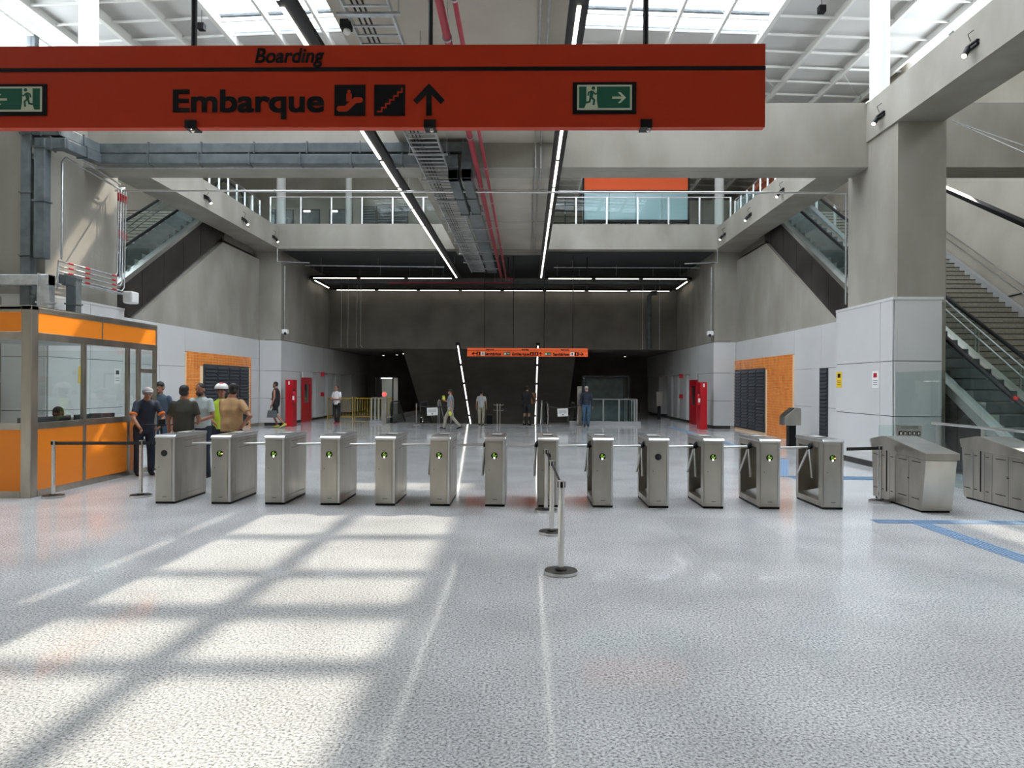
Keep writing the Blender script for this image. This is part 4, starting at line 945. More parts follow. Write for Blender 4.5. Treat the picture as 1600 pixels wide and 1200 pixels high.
# ---------------- ticket booth ----------------
bx, y0, y1 = -7.48, 10.69, 14.39
t = thing('ticket_booth', 'orange and steel ticket booth with windows at the left edge', 'booth', (-9, 12.5, 0))
BX0 = -10.1
def fr(*a, name='frame_bar', mat='steel'): return B(*a).build(name, M[mat], t, bevel=.004)
MB().prism([(bx-.16, y0), (bx-.0, y0), (bx, y0+.16), (bx-.16, y0+.16)], 0, 2.92, 'z').build('corner_post', M['steel'], t, bevel=.01)
ym = [y0+.16, 12.02, 13.36, 13.72, y1]
for y in (12.02, 13.36, 13.74): fr(bx-.06, y-.04, .0, bx, y+.04, 2.45, name='post')
fr(bx-.08, y1-.05, 0, bx, y1, 2.9, name='post')
for z, h in ((.0, .1), (1.03, .10), (2.40, .12), (2.82, .08)):
    fr(bx-.06, y0+.16, z, bx+.002, y1 if z > 2 else 13.74, z+h)
    fr(BX0, y0, z, bx-.16, y0+.06, z+h)
for a, b in ((y0+.16, 12.0), (12.06, 13.33), (13.41, 13.71)):
    B(bx-.045, a, .1, bx-.012, b, 1.03).build('orange_panel', M['orange'], t)
    B(bx-.035, a, 1.13, bx-.028, b, 2.40).build('window_pane', M['glass'], t)
for a, b in ((y0+.17, 12.5), (12.53, y1-.05)): B(bx-.045, a, 2.52, bx-.01, b, 2.82).build('orange_panel', M['orange'], t)
fr(bx-.05, 12.5, 2.5, bx, 12.53, 2.84, name='joint_bar')
B(BX0, y0+.012, .1, bx-.16, y0+.045, 1.03).build('orange_panel', M['orange'], t); B(BX0, y0+.012, 2.52, bx-.16, y0+.045, 2.82).build('orange_panel', M['orange'], t)
B(BX0, y0+.02, 1.13, bx-.16, y0+.03, 2.40).build('window_pane', M['glass'], t)
dr = B(bx-.04, 13.80, .05, bx-.03, y1-.07, 1.95).build('door_pane', M['glass'], t); B(bx-.045, 13.78, 1.95, bx-.005, y1-.05, 2.03).build('door_rail', M['steel'], t); B(bx-.045, 13.78, 0.0, bx-.005, y1-.05, .09).build('door_rail', M['steel'], t)
B(bx-.04, 13.80, 2.05, bx-.03, y1-.07, 2.38).build('transom_pane', M['glass'], t)
B(BX0, y0, 2.86, bx, y1, 2.92).build('roof', M['steel_light'], t); B(BX0+.05, y0+.05, 2.5, bx-.06, y1-.05, 2.53).build('ceiling_board', M['cladding'], t)
B(BX0, y1-.05, 0, bx-.6, y1, 1.05).build('rear_panel', M['cladding'], t); B(BX0, y1-.05, 1.1, bx-.1, y1-.04, 2.4).build('window_pane', M['glass'], t)
B(-8.0, 10.9, .72, bx-.08, 13.6, .76).build('counter', M['cladding'], t)
def monitor(x, y, z, w, rz, label):
    m = thing('monitor', label, 'monitor', (x, y, z), rz, group='monitors on the booth counter')
    B(-w/2, -.015, .08, w/2, .015, .44).build('screen', M['louver'], m, local=True, bevel=.006); B(-.03, -.01, 0, .03, .02, .2).build('stand', M['black'], m, local=True); B(-.12, -.08, -.0, .12, .08, .012).build('foot', M['black'], m, local=True)
monitor(-7.74, 11.15, .76, .55, R(72), 'dark monitor nearest the booth corner post'); monitor(-7.74, 11.72, .76, .5, R(80), 'dark monitor in front of the seated clerk')
monitor(-7.72, 12.35, .76, .34, R(70), 'small dark monitor in the middle booth window'); monitor(-7.74, 12.95, .76, .45, R(60), 'dark monitor by the last booth window')
# notices
def notice(x, y, z, w, h, mat, label, logo, nx):
    m = thing('notice', label, 'notice', (x, y, z))
    B(x, y-w/2, z-h/2, x-nx*.006, y+w/2, z+h/2).build('sheet', M[mat], m)
    B(x-nx*.006, y-w*.25, z+h*.12, x-nx*.009, y+w*.25, z+h*.38).build('symbol', M[logo], m)
    for k in range(3): B(x-nx*.006, y-w*.33, z-h*(.08+k*.11), x-nx*.008, y+w*.33, z-h*(.055+k*.11)).build('text_line', M['print'], m)
notice(PR, 17.55, 1.93, .30, .38, 'yellow', 'yellow notice on the left-facing cladding of the right pier', 'print', 1)
notice(PR, 15.75, 1.92, .30, .37, 'white', 'white notice with a dark emblem on the right pier cladding', 'red', 1)
notice(PL, 16.2, 1.93, .30, .38, 'yellow', 'yellow notice on the left pier cladding seen through the booth glass', 'print', -1)
notice(PL, 17.6, 1.92, .28, .37, 'white', 'white notice on the left pier cladding seen through the booth glass', 'print', -1)
# ---------------- tiled service cupboards ----------------
def cupboard(s, W, ya, yb, la, lb, label):
    t = thing('service_cupboard', label, 'cupboard', (W, (ya+yb)/2, 0)); X = W-s*.05
    B(W, ya, 0, X, yb, 2.78).build('backing', M['tile_grout'], t)
    n = MB(); y = ya
    while y < yb-.02:
        z = .02
        while z < 2.74:
            a, b = y+.016, min(y+.245-.016, yb)
            if not (b > la and a < lb and z+.086 < 2.42+.02): n.box(X, a, z+.004, X-s*.012, b, z+.084)
            z += .09
        y += .245
    o = n.build('wall_tiles', M['orange_tile'], t); o['kind'] = 'stuff'
    k = 4; dw = (lb-la)/k
    for i in range(k):
        a = la+i*dw; d = B(X-s*.005, a+.01, .1, X-s*.04, a+dw-.01, 2.42).build('louvre_door', M['louver'], t)
        m = MB()
        for q in range(18): 
            z = .18+q*.123
            m.prism([(X-s*.04, z), (X-s*.09, z), (X-s*.04, z+.09)], a+.07, a+dw-.07, 'y')
        m.build('slats', M['louver'], d)
        B(X-s*.04, a+dw-.06, 1.18, X-s*.08, a+dw-.04, 1.26).build('handle', M['galv'], d)
    return t
cupboard(-1, WL, 23.2, 28.7, 24.4, 28.4, 'orange-tiled cupboard with dark louvred doors in the left wall')
cupboard(1, WR, 23.3, 29.7, 25.9, 29.6, 'orange-tiled cupboard with dark louvred doors in the right wall')
# recessed doorway in right wall
d = struct('door_5', B(WR-.005, 20.75, 0, WR+.03, 21.3, 2.3), M['louver'])
for q in range(20): MB().prism([(WR-.005, .1+q*.108), (WR-.035, .1+q*.108), (WR-.005, .17+q*.108)], 20.8, 21.25, 'y').build('slat', M['louver'], d)
B(WR-.01, 21.3, 0, WR+.03, 21.88, 2.3).build('reveal', M['cladding'], d)
d = struct('door_6', B(WL-.1, 18.0, 0, WL+.0, 19.0, 2.1), M['cladding'])
# fire points, red doors
def fire_cabinet(x0, x1, y, s, label):
    t = thing('fire_cabinet', label, 'fire cabinet', ((x0+x1)/2, y, 0))
    B(x0, y, 0, x1, y+.55, 1.92).build('cabinet', M['red'], t, bevel=.01)
    B((x0+x1)/2-.03, y-.008, 1.72, (x0+x1)/2+.03, y, 1.86).build('label_plate', M['white'], t)
    xc = x1+.06 if s < 0 else x0-.06
    e = MB().cyl((xc, y-.02), .075, 1.0, 1.38, 16).cyl((xc, y-.02), .075, 1.38, 1.46, 16, .03).build('extinguisher', M['red'], t, smooth='auto')
    B(xc-.02, y-.1, 1.46, xc+.02, y+.02, 1.52).build('valve', M['black'], e); B(xc-.04, y-.1, 1.1, xc+.04, y-.094, 1.26).build('label_plate', M['white'], e)
p = atY(448, 660, 29.4); q = atY(459.5, 660, 29.4)
fire_cabinet(p.x, q.x, 29.2, -1, 'tall red fire cabinet with an extinguisher, left side of far hall')
p = atY(1092, 660, 29.4); q = atY(1103, 660, 29.4)
fire_cabinet(p.x, q.x, 29.2, 1, 'tall red fire cabinet with an extinguisher, right side of far hall')
for s, X in ((-1, XL), (1, XR)):
    t = thing('fire_door', 'red hose-cabinet door with a glass panel in the %s far wall' % ('left' if s < 0 else 'right'), 'door', (X, 33.2, 0))
    a = X-s*.0; b = X-s*.05
    m = MB().box(a, 32.5, 0, b, 33.9, .9).box(a, 32.5, 1.75, b, 33.9, 2.05).box(a, 32.5, .9, b, 32.8, 1.75).box(a, 33.6, .9, b, 33.9, 1.75).build('leaf', M['red'], t)
    B(a-s*.01, 32.8, .9, a-s*.02, 33.6, 1.75).build('pane', M['glass'], t); B(X, 32.5, 2.05, b, 33.9, 2.3).build('head_panel', M['cladding'], t)
    for z in (1.15, 2.15):
        m = thing('red_sign', 'small red sign between the doorways of the %s far wall, %s one' % ('left' if s < 0 else 'right', 'lower' if z < 2 else 'upper'), 'sign', (X, 35.6, z))
        B(X-s*.0, 35.55, z, X-s*.18, 35.57, z+.2).build('plate', M['red'], m); B(X-s*.0, 35.57, z+.08, X-s*.18, 35.585, z+.12).build('back_strip', M['red'], m)
# totem bin right
p = atZ(1236, 697)
t = thing('terminal', 'grey steel terminal with a black slanted screen by the orange tiles', 'terminal', (p.x, p.y, 0))
MB().prism([(p.x-.26, .62), (p.x+.2, .62), (p.x+.2, 1.12), (p.x+.05, 1.14), (p.x-.26, .88)], p.y-.25, p.y+.25, 'y').build('housing', M['steel'], t, bevel=.015)
MB().prism([(p.x-.24, .91), (p.x-.235, .925), (p.x+.02, 1.135), (p.x+.025, 1.12)], p.y-.2, p.y+.2, 'y').build('screen', M['screen'], t)
B(p.x-.1, p.y-.12, 0, p.x+.1, p.y+.12, .64).build('pedestal', M['black'], t)
# pictogram board and glass screen by the right pier
p = atY(1421, 674, 12.6)
t = thing('pictogram_board', 'grey board of five black pictograms behind the wide gates', 'sign', (p.x, 12.6, .82))
z0, z1 = atY(1421, 683, 12.6).z, atY(1421, 664.5, 12.6).z; xa, xb = atY(1402, 674, 12.6).x, atY(1440.5, 674, 12.6).x
B(xa, 12.6, z0, xb, 12.62, z1).build('board', M['steel_light'], t)
for i in range(5):
    w = (xb-xa-.04)/5; B(xa+.02+i*w+.008, 12.594, z0+.035, xa+.02+(i+1)*w-.008, 12.6, z0+.1).build('pictogram', M['print'], t)
    cxx = xa+.02+(i+.5)*w; MB().box(cxx-.015, 12.591, z0+.045, cxx+.015, 12.594, z0+.085).build('symbol', M['white'], t)
for k in range(2): B(xa+.06, 12.597, z1-.03-k*.022, xb-.06, 12.6, z1-.024-k*.022).build('text_line', M['print'], t)
for x in (xa+.02, xb-.02): B(x-.015, 12.62, 0, x+.015, 12.65, z1).build('leg', M['steel_light'], t)
B(xa-.3, 12.64, .1, xa-.02, 12.65, z1).build('glass_wing', M['glass_green'], t)
t = thing('glass_screen', 'tall frameless glass screen with a steel rail beside the right escalator', 'glass screen', (7.5, 12, 0))
for a, b in ((13.2, 14.7), (11.95, 13.17), (10.7, 11.92), (9.2, 10.67)): B(7.5, a, .02, 7.512, b, 2.06).build('glass_pane', M['glass_green'], t)
MB().tube([(7.45, 13.3, 1.10), (7.45, 9.0, 1.10)], .022, 10).build('handrail', M['steel_light'], t)
for y in (13.2, 11.9, 10.7, 9.4): B(7.47, y-.02, 0, 7.53, y+.02, 1.08).build('post', M['steel_light'], t)
# ---------------- things round the well ----------------
def fence(x0, x1, y, label):
    n = 9; t = thing('barrier_fence', label, 'barrier', ((x0+x1)/2, y, 0), group='yellow barriers in the left far lobby')
    for z in (.12, 1.05): MB().tube([(x0, y, z), (x1, y, z)], .025, 6).build('rail', M['yellow_paint'], t)
    for i in range(n): 
        x = x0+(x1-x0)*i/(n-1); MB().tube([(x, y, 0 if i in (0, n-1) else .12), (x, y, 1.12 if i in (0, n-1) else 1.05)], .022 if i in (0, n-1) else .012, 6).build('bar', M['yellow_paint'], t)
fence(-9.9, -8.65, 35.6, 'leftmost yellow barrier fence in the dark far lobby'); fence(-8.6, -7.6, 35.9, 'middle yellow barrier fence in the dark far lobby'); fence(-7.5, -6.7, 35.6, 'rightmost yellow barrier fence beside the left glass balustrade')
balustrade('balustrade', 'low glass balustrade in front of the well, right of the old man', [(2.75, 32.05), (4.85, 32.05)], 3, h=1.15, z=.0)
balustrade('balustrade', 'glass balustrade with dense bars at the right corner of the well', [(4.95, 32.1), (4.95, 36)], 5, h=1.15, z=.0)
balustrade('balustrade', 'glass balustrade at the left corner of the well', [(-6.95, 32.1), (-6.45, 32.1)], 3, h=1.15, z=.0)
def well_escalator(x0, x1, label):
    t = thing('escalator', label, 'escalator', ((x0+x1)/2, 32.2, 0))
    for x in (x0, x1):
        pts = arc((32.6, .62), .34, 250, 90, 8, 'yz', x)+[(x, 34.2, .95), (x, 38.5, -1.4), (x, 42, -3.4)]
        MB().tube(pts, .04, 8).build('handrail', M['rubber'], t, smooth=True)
        MB().prism([(32.35, 0), (34.3, 0), (42, -4.4), (42, -3.6), (34.2, .88), (32.6, .88), (32.35, .6)], x-.008, x+.008, 'x').build('glass_pane', M['glass_green'], t)
        MB().prism([(32.3, 0), (34.3, 0), (42, -4.4), (42, -4.9), (34.3, -.6), (32.3, -.2)], x-.12, x+.12, 'x').build('deck', M['dark_metal'], t)
        MB().cyl((x, 32.4), .06, 0, .25, 12).build('skirt_end', M['black'], t)
    B(x0+.12, 32.15, -.1, x1-.12, 34.2, -.02).build('landing_plate', M['galv'], t)
    for i in range(16): B(x0+.13, 34.2+i*.4, -.25-i*.231, x1-.13, 34.6+i*.4, -.08-i*.231).build('step', M['tread'], t)
well_escalator(-6.1, -4.75, 'escalator going down, left side of the far well'); well_escalator(.95, 2.2, 'escalator going down, right side of the far well')
t = thing('staircase', 'wide dark stairs going down in the middle of the well', 'stairs', (-1.9, 32.2, -.2))
for i in range(26): B(-4.4, 32.14+i*.3, -.2-i*.17, .6, 32.5+i*.3, -.03-i*.17).build('step', M['concrete_dark'], t)
for x in (-3.95, .5, .72):
    r = thing('handrail', 'steel newel handrail at the head of the dark stairs, ' + {-3.95: 'left one', .5: 'inner right one', .72: 'outer right one'}[x], 'handrail', (x, 32.2, 0))
    MB().tube([(x, 32.15, 0), (x, 32.15, .85)]+arc((32.35, .85), .2, 180, 90, 5, 'yz', x)+[(x, 32.8, 1.05), (x, 40, -3.2)], .025, 8).build('rail', M['steel_light'], r, smooth=True)
    MB().tube([(x, 32.7, -.1), (x, 32.7, 1.0)], .02, 8).build('rail_post', M['steel_light'], r)
t = thing('bollard_pair', 'slim steel double bollard with two hooks at the stair head', 'bollard', (-1.22, 32.0, 0))
for x in (-1.28, -1.16): MB().tube([(x, 32.0, 0), (x, 32.0, .92)], .025, 10).build('post', M['steel_light'], t)
for z in (.62, .86): MB().tube([(-1.45, 32, z+.03), (-1.4, 32, z), (-1.04, 32, z), (-.99, 32, z+.03)], .012, 6).build('hook_bar', M['steel_light'], t)
def closure(x, y, label):
    t = thing('closure_sign', label, 'sign', (x, y, .42)); rz = 0
    m = MB().box(-.23, -.004, 0, .23, .004, .34); o = m.build('sheet', M['white'], t, local=True)
    for k in range(4): B(-.17, -.006, .25-k*.035, .17, -.004, .262-k*.035).build('text_line', M['concrete_dark'], t, local=True)
    B(-.03, -.006, .05, .03, -.004, .09).build('arrow', M['print'], t, local=True)
    t.rotation_euler = (0, R(-3), 0)
closure(-4.05, 31.0, 'white closure notice hung at the left escalator'); closure(1.6, 31.0, 'white closure notice hung at the right escalator')
for k, (x, l) in enumerate(((-4.75, 'slim belt post left of the left closure notice'), (.95, 'slim belt post left of the right closure notice'), (2.25, 'slim belt post right of the right closure notice'), (-3.25, 'slim belt post right of the left closure notice'))):
    belt_post(x, 31.0, l, h=.95)
belt((.95, 31.0), (2.25, 31.0), 'sagging belt holding the right closure notice', .08, .86); belt((-4.75, 31.0), (-3.25, 31.0), 'sagging belt holding the left closure notice', .08, .86)
for x, z, l, led in ((-6.26, 1.2, 'grey post with a red lamp on top beside the left escalator', True), (2.36, 1.72, 'tall grey control post in front of the old man', False)):
    t = thing('control_post', l, 'post', (x, 31.6, 0)); B(x-.1, 31.55, 0, x+.1, 31.7, z).build('body', M['steel'], t)
    if led: MB().ball((x, 31.56, z+.12), .09, 14, 10).build('red_lamp', M['red_led'], t, smooth=True)
    else: B(x-.07, 31.54, z-.45, x+.07, 31.55, z-.1).build('panel', M['steel_light'], t)
# glass lift boxes
def lift(x0, x1, ya, h, label, lit):
    t = thing('glass_lift', label, 'lift', ((x0+x1)/2, ya+.9, 0))
    for a in (x0, x1): B(a-.03, ya, 0, a+.03, ya+.06, h).build('post', M['black'], t); B(a-.03, ya+1.8, 0, a+.03, ya+1.86, h).build('post', M['black'], t)
    B(x0, ya, h, x1, ya+1.86, h+.08).build('roof', M['black'], t)
    B(x0+.03, ya+.02, .05, x1-.03, ya+.03, h).build('glass_pane', M['glass_green'], t)
    B(x0+.03, ya+1.75, 0, x1-.03, ya+1.8, h).build('rear_panel', M['cladding'] if lit else M['duct'], t)
    if lit: B(x0+.2, ya+.6, h-.06, x1-.2, ya+1.2, h-.02).build('ceiling_lamp', M['lamp'], t)
lift(-8.5, -7.5, 40.2, 2.15, 'lit glass lift car behind the red lamp post, left', True)
lift(2.75, 4.75, 33.2, 2.14, 'dark glass lift enclosure behind the old man, right', False)
t = thing('terminal', 'pale terminal on a black pedestal in the dark right lobby', 'terminal', (7.0, 37.9, 0))
B(6.85, 37.8, .7, 7.2, 38.1, 1.45).build('housing', M['steel'], t, bevel=.03); B(6.95, 37.9, 0, 7.1, 38.05, .7).build('pedestal', M['black'], t)
t = thing('crate', 'small black crate standing behind the woman at the stair head', 'crate', (-1.65, 33.1-.7, 0))
B(-1.82, 32.0, 0, -1.45, 32.1, .35); 
B(-1.75, 31.95, .012, -1.5, 32.1, .40).build('bin', M['black'], t); B(-1.77, 31.93, .40, -1.48, 32.12, .43).build('rim', M['rubber'], t)
# small camera on roof, yellow-black details
t = thing('speaker', 'small black box hanging from the roof right of the sign', 'speaker', (8.9, 21.9, 13.1))
B(8.8, 21.8, 13.1, 9.0, 22.0, 13.3).build('box', M['black'], t); MB().tube([(8.9, 21.9, 13.3), (8.9, 21.9, 13.58)], .01, 5).build('rod', M['black'], t)
t = thing('speaker', 'small black box hanging from the roof left of the sign', 'speaker', (-10.3, 22.4, 12.9))
B(-10.4, 22.3, 12.9, -10.2, 22.5, 13.1).build('box', M['black'], t); MB().tube([(-10.3, 22.4, 13.1), (-10.3, 22.4, 13.6)], .01, 5).build('rod', M['black'], t)
# ---------------- people ----------------
def fuse(mb, voxel, smooth=2):
    me = mb.mesh('tmp', M['skin']); o = bpy.data.objects.new('tmp', me); COL.objects.link(o)
    r = o.modifiers.new('r', 'REMESH'); r.mode = 'VOXEL'; r.voxel_size = voxel
    s = o.modifiers.new('s', 'SMOOTH'); s.iterations = smooth; s.factor = .5
    dg = bpy.context.evaluated_depsgraph_get(); out = bpy.data.meshes.new_from_object(o.evaluated_get(dg))
    bpy.data.objects.remove(o); bpy.data.meshes.remove(me); out.materials.clear()
    out.polygons.foreach_set('use_smooth', [True]*len(out.polygons)); return out
def attach(me, name, mats, parent, label=None):
    for m in mats: me.materials.append(m)
    o = bpy.data.objects.new(name, me); COL.objects.link(o); o.parent = parent
    if label: o['label'] = label
    return o
V = Vector
def limb(mb, pts, rs, seg=12):
    pts = [V(p) for p in pts]
    P, Q = [], []
    for i in range(len(pts)-1):
        for k in range(4):
            f = k/4; P.append(pts[i].lerp(pts[i+1], f)); Q.append(rs[i]+(rs[i+1]-rs[i])*f)
    P.append(pts[-1]); Q.append(rs[-1])
    mb.tube(P, Q, seg)
    for p, r in zip(pts, rs): mb.ball(p, r*1.0, 10, 8)
def hand(mb, wrist, d, side, curl=.4, grip=0):
    """palm and five fingers; d = direction of the forearm, side = thumb side direction"""
    d = V(d).normalized(); s = V(side); s = (s-d*s.dot(d)).normalized(); n = d.cross(s)
    w = V(wrist)
    mb.rings([(w, .024, .019, s, n), (w+d*.035, .036, .018, s, n), (w+d*.085, .042, .016, s, n)], 12)
    for k, (o, L) in enumerate(((.030, .070), (.010, .080), (-.011, .075), (-.031, .058))):
        b = w+d*.08+s*o; c = curl+grip
        m1 = b+(d*math.cos(c*.6)+n*math.sin(c*.6))*L*.45
        m2 = m1+(d*math.cos(c*1.5)+n*math.sin(c*1.5))*L*.33
        m3 = m2+(d*math.cos(c*2.3)+n*math.sin(c*2.3))*L*.25
        mb.tube([b-d*.02, b, m1, m2, m3], [.0095, .0095, .009, .008, .007], 7)
    b = w+d*.022+s*.026; m1 = b+(s*.7+d*.6+n*.2).normalized()*.04; m2 = m1+(s*.25+d*.9+n*.35).normalized()*.03
    mb.tube([w+d*.015+s*.01, b, m1, m2], [.012, .012, .0105, .008], 7)
def person(name_label, x, y, rz, H=1.74, skin='skin', pose=None, top='c_black', bottom='c_navy', shoes='c_black', hair='hair', sleeve='short', legs='long', build=1.0, hairstyle='short', voxel=.010, lean=0.0, extra=None, beard=False, z=0.0, cut=False):
    t = thing('person', name_label, 'person', (x, y, z), rz)
    k = H/1.74; p = dict(pose or {})
    hipz = p.get('hipz', .92)
    la = R(lean); 
    def sp(h, fy=0.0):   # point on spine at height h above pelvis, with lean towards -Y
        return V((0, -math.sin(la)*h+fy, hipz+math.cos(la)*h))
    up = V((0, -math.sin(la), math.cos(la))); fw = V((0, -math.cos(la), -math.sin(la)))
    hips = [V((s*.092, p.get('hipy', 0), hipz-.02)) for s in (-1, 1)]
    sh = [sp(.482)+V((s*.166*build**.3, 0, 0)) for s in (-1, 1)]
    elb = [V(q) for q in p.get('elbow', [(-.245, .02, 1.13), (.245, .02, 1.13)])]
    wri = [V(q) for q in p.get('wrist', [(-.265, -.05, .87), (.265, -.05, .87)])]
    kne = [V(q) for q in p.get('knee', [(-.11, -.02, .50), (.11, -.02, .50)])]
    ank = [V(q) for q in p.get('ankle', [(-.12, .03, .085), (.12, .03, .085)])]
    toe = [V(q) for q in p.get('toe', [(-.03, -1, 0), (.03, -1, 0)])]
    neck = sp(.56); hd = neck+V(p.get('head', (0, -.025, .142)))
    hyaw = p.get('hyaw', 0.0); hp = p.get('hpitch', 0.0)
    HM = Matrix.Rotation(hyaw, 3, 'Z') @ Matrix.Rotation(hp, 3, 'X')
    b = MB(); ux = V((1, 0, 0))
    bw = build
    tr = [(-.06, .150, .100), (.02, .155, .108*bw), (.13, .140, .100*bw*bw), (.24, .150, .108*bw), (.36, .168, .112*bw), (.46, .165, .092), (.52, .10, .07), (.56, .062, .058), (.62, .056, .056)]
    b.rings([(sp(h), rx*(.96+.04*bw)*(bw**.5), ry, ux, -fw) for h, rx, ry in tr], 20)
    for i in (0, 1):
        limb(b, [sh[i], elb[i], wri[i]], [.040*bw**.3, .039, .026])
        b.ball(sh[i], .038*bw**.3, 12, 8)
        dirw = (wri[i]-elb[i]).normalized(); th = V(p.get('thumb', [(.3, -1, 0), (-.3, -1, 0)])[i])
        hdir = V(p['hdir'][i]) if 'hdir' in p and p['hdir'][i] else dirw
        hand(b, wri[i], hdir, th, .35, p.get('grip', (0, 0))[i])
        limb(b, [hips[i], kne[i], ank[i]], [.085*bw**.4, .056, .038])
        f = toe[i].normalized(); b.rings([(ank[i]+V((0, 0, -.03))-f*.05, .032, .03, f.cross(V((0, 0, 1))).normalized(), V((0, 0, 1))), (ank[i]+V((0, 0, -.05))+f*.05, .038, .03, f.cross(V((0, 0, 1))).normalized(), V((0, 0, 1))), (ank[i]+V((0, 0, -.062))+f*.14, .03, .018, f.cross(V((0, 0, 1))).normalized(), V((0, 0, 1)))], 10)
    # head: skull, jaw, nose, ears
    hs = MB(); hs.ball((0, .008, .022), (.074, .092, .098), 20, 14); hs.ball((0, -.022, -.045), (.058, .062, .068), 18, 12); hs.ball((0, -.075, -.098+.012), (.026, .02, .02), 10, 8)
    hs.rings([((0, -.088, .012), .008, .010, (1, 0, 0), (0, 1, 0)), ((0, -.103, -.014), .013, .014, (1, 0, 0), (0, 1, 0)), ((0, -.098, -.03), .017, .013, (1, 0, 0), (0, 1, 0)), ((0, -.088, -.034), .012, .01, (1, 0, 0), (0, 1, 0))], 10)
    for s in (-1, 1): hs.ball((s*.077, .008, -.008), (.010, .020, .031), 8, 8)
    for s in (-1, 1): hs.ball((s*.030, -.076, .024), (.022, .012, .008), 8, 6)     # brow
    hs.v = [hd+HM @ v for v in hs.v]; b.v, b.f, b.m = b.v+hs.v, b.f+[tuple(i+len(b.v) for i in f) for f in hs.f], b.m+hs.m
    b.tube([neck-up*.04, hd+V((0, .01, -.05))], [.056, .052], 14)
    b.v = [v*k for v in b.v]
    attach(fuse(b, voxel), 'body', [M[skin]], t)
    fc = MB()
    for s in (-1, 1): fc.ball((s*.030, -.0845, .006), (.012, .006, .006), 10, 8)
    fc.v = [(hd+HM @ v)*k for v in fc.v]; fc.build('eyes', M['sclera'], t, local=True, smooth=True)
    lp = MB().ball((0, -.0855, -.060), (.022, .007, .007), 10, 6); lp.v = [(hd+HM @ v)*k for v in lp.v]; lp.build('mouth', M['lips'], t, local=True, smooth=True)
    if beard:
        bd = MB().ball((0, -.034, -.070), (.062, .060, .050), 16, 10); bd.v = [(hd+HM @ v)*k for v in bd.v]; bd.build('beard', M['hair' if beard is True else beard], t, local=True, smooth=True)
    if hairstyle:
        hm = MB()
        if hairstyle == 'short': hm.ball((0, .012, .044), (.081, .097, .086), 20, 14); hm.ball((0, .03, .0), (.079, .075, .08), 16, 12)
        if hairstyle == 'cropped': hm.ball((0, .015, .038), (.0775, .093, .085), 20, 14); hm.ball((0, .03, .0), (.077, .072, .075), 16, 12)
        if hairstyle == 'bun': hm.ball((0, .022, .036), (.082, .090, .092), 20, 14); hm.ball((0, .115, .03), (.045, .04, .045), 12, 10)
        if hairstyle == 'long': hm.ball((0, .022, .032), (.086, .094, .098), 20, 14); hm.ball((0, .075, -.06), (.06, .045, .12), 14, 10)
        if hairstyle == 'fringe': hm.ball((0, .010, .046), (.086, .104, .086), 20, 14)
        hm.v = [(hd+HM @ v)*k for v in hm.v]; attach(fuse(hm, .012), 'hair', [M[hair]], t)
    # shirt
    s = MB(); g = .020
    tr2 = [(-.05, .162, .118), (.02, .162, .118*bw), (.13, .155, .114*bw*bw), (.24, .160, .118*bw), (.36, .178, .122*bw), (.44, .184, .112), (.48, .178, .098), (.515, .135, .084), (.545, .088, .072), (.572, .064, .062)]
    s.rings([(sp(h), rx*(bw**.5)+.006, ry+.008, ux, -fw) for h, rx, ry in tr2], 22)
    for i in (0, 1):
        if sleeve == 'none': continue
        s.ball(sh[i]+V((0, 0, -.0)), .062*bw**.3, 12, 8)
        if sleeve == 'short':
            e = sh[i].lerp(elb[i], .72); s.tube([sh[i], sh[i].lerp(e, .5), e], [.061*bw**.3, .061*bw**.2, .058], 14)
        else: limb(s, [sh[i], elb[i], elb[i].lerp(wri[i], .93)], [.058*bw**.3, .050, .038])
    s.v = [v*k for v in s.v]
    attach(fuse(s, .013, 9), 'shirt', [M[top]], t)
    # trousers
    q = MB(); e = .018
    q.rings([(sp(h), rx*(bw**.5)+.004, ry+.004, ux, -fw) for h, rx, ry in ((-.10, .150, .105), (-.05, .164, .120*bw**.6), (.0, .162, .120*bw**.8), (.055, .155, .114*bw))], 20)
    for i in (0, 1):
        if legs == 'long': limb(q, [hips[i], kne[i], ank[i]+V((0, 0, .0))], [.104*bw**.4, .076, .062])
        else: 
            ee = hips[i].lerp(kne[i], .92); q.tube([hips[i], hips[i].lerp(ee, .5), ee], [.106*bw**.4, .095, .088], 14); q.ball(hips[i], .104, 12, 8)
    q.v = [v*k for v in q.v]
    attach(fuse(q, .014), 'shorts' if legs == 'short' else 'trousers', [M[bottom]], t)
    for i in (0, 1):
        f = toe[i].normalized(); r = f.cross(V((0, 0, 1))).normalized(); u2 = r.cross(f).normalized(); a = ank[i]
        m = MB(); m.rings([(a-f*.07-u2*.045, .028, .038, r, u2), (a-f*.03-u2*.032, .040, .050, r, u2), (a+f*.04-u2*.042, .044, .042, r, u2), (a+f*.11-u2*.056, .046, .028, r, u2), (a+f*.17-u2*.062, .036, .021, r, u2), (a+f*.195-u2*.066, .018, .014, r, u2)], 12)
        m.v = [v*k for v in m.v]; m.build('shoe', M[shoes], t, local=True, smooth='auto')
    return t
def local_part(t, mb, name, mat, label=None, **kw):
    o = mb.build(name, M[mat] if isinstance(mat, str) else mat, t, local=True, **kw)
    if label: o['label'] = label
    return o
def wpt(x, y, rz, v):      # local to world
    return Matrix.Rotation(rz, 3, 'Z') @ V(v)+V((x, y, 0))
gx = lambda px, Y: atY(px, 660, Y).x

# man in olive T-shirt, back to camera
person('man in olive T-shirt with his back turned, in the group behind the turnstiles', gx(287, 12.4), 12.4, R(186), 1.72, 'skin_tan', dict(elbow=[(-.26, .0, 1.13), (.27, -.02, 1.12)], wrist=[(-.17, -.22, 1.08), (.27, -.07, .86)], head=(0, -.03, .138), hyaw=R(-8)), 'c_olive', 'c_beige', 'c_black', build=1.18, voxel=.009)
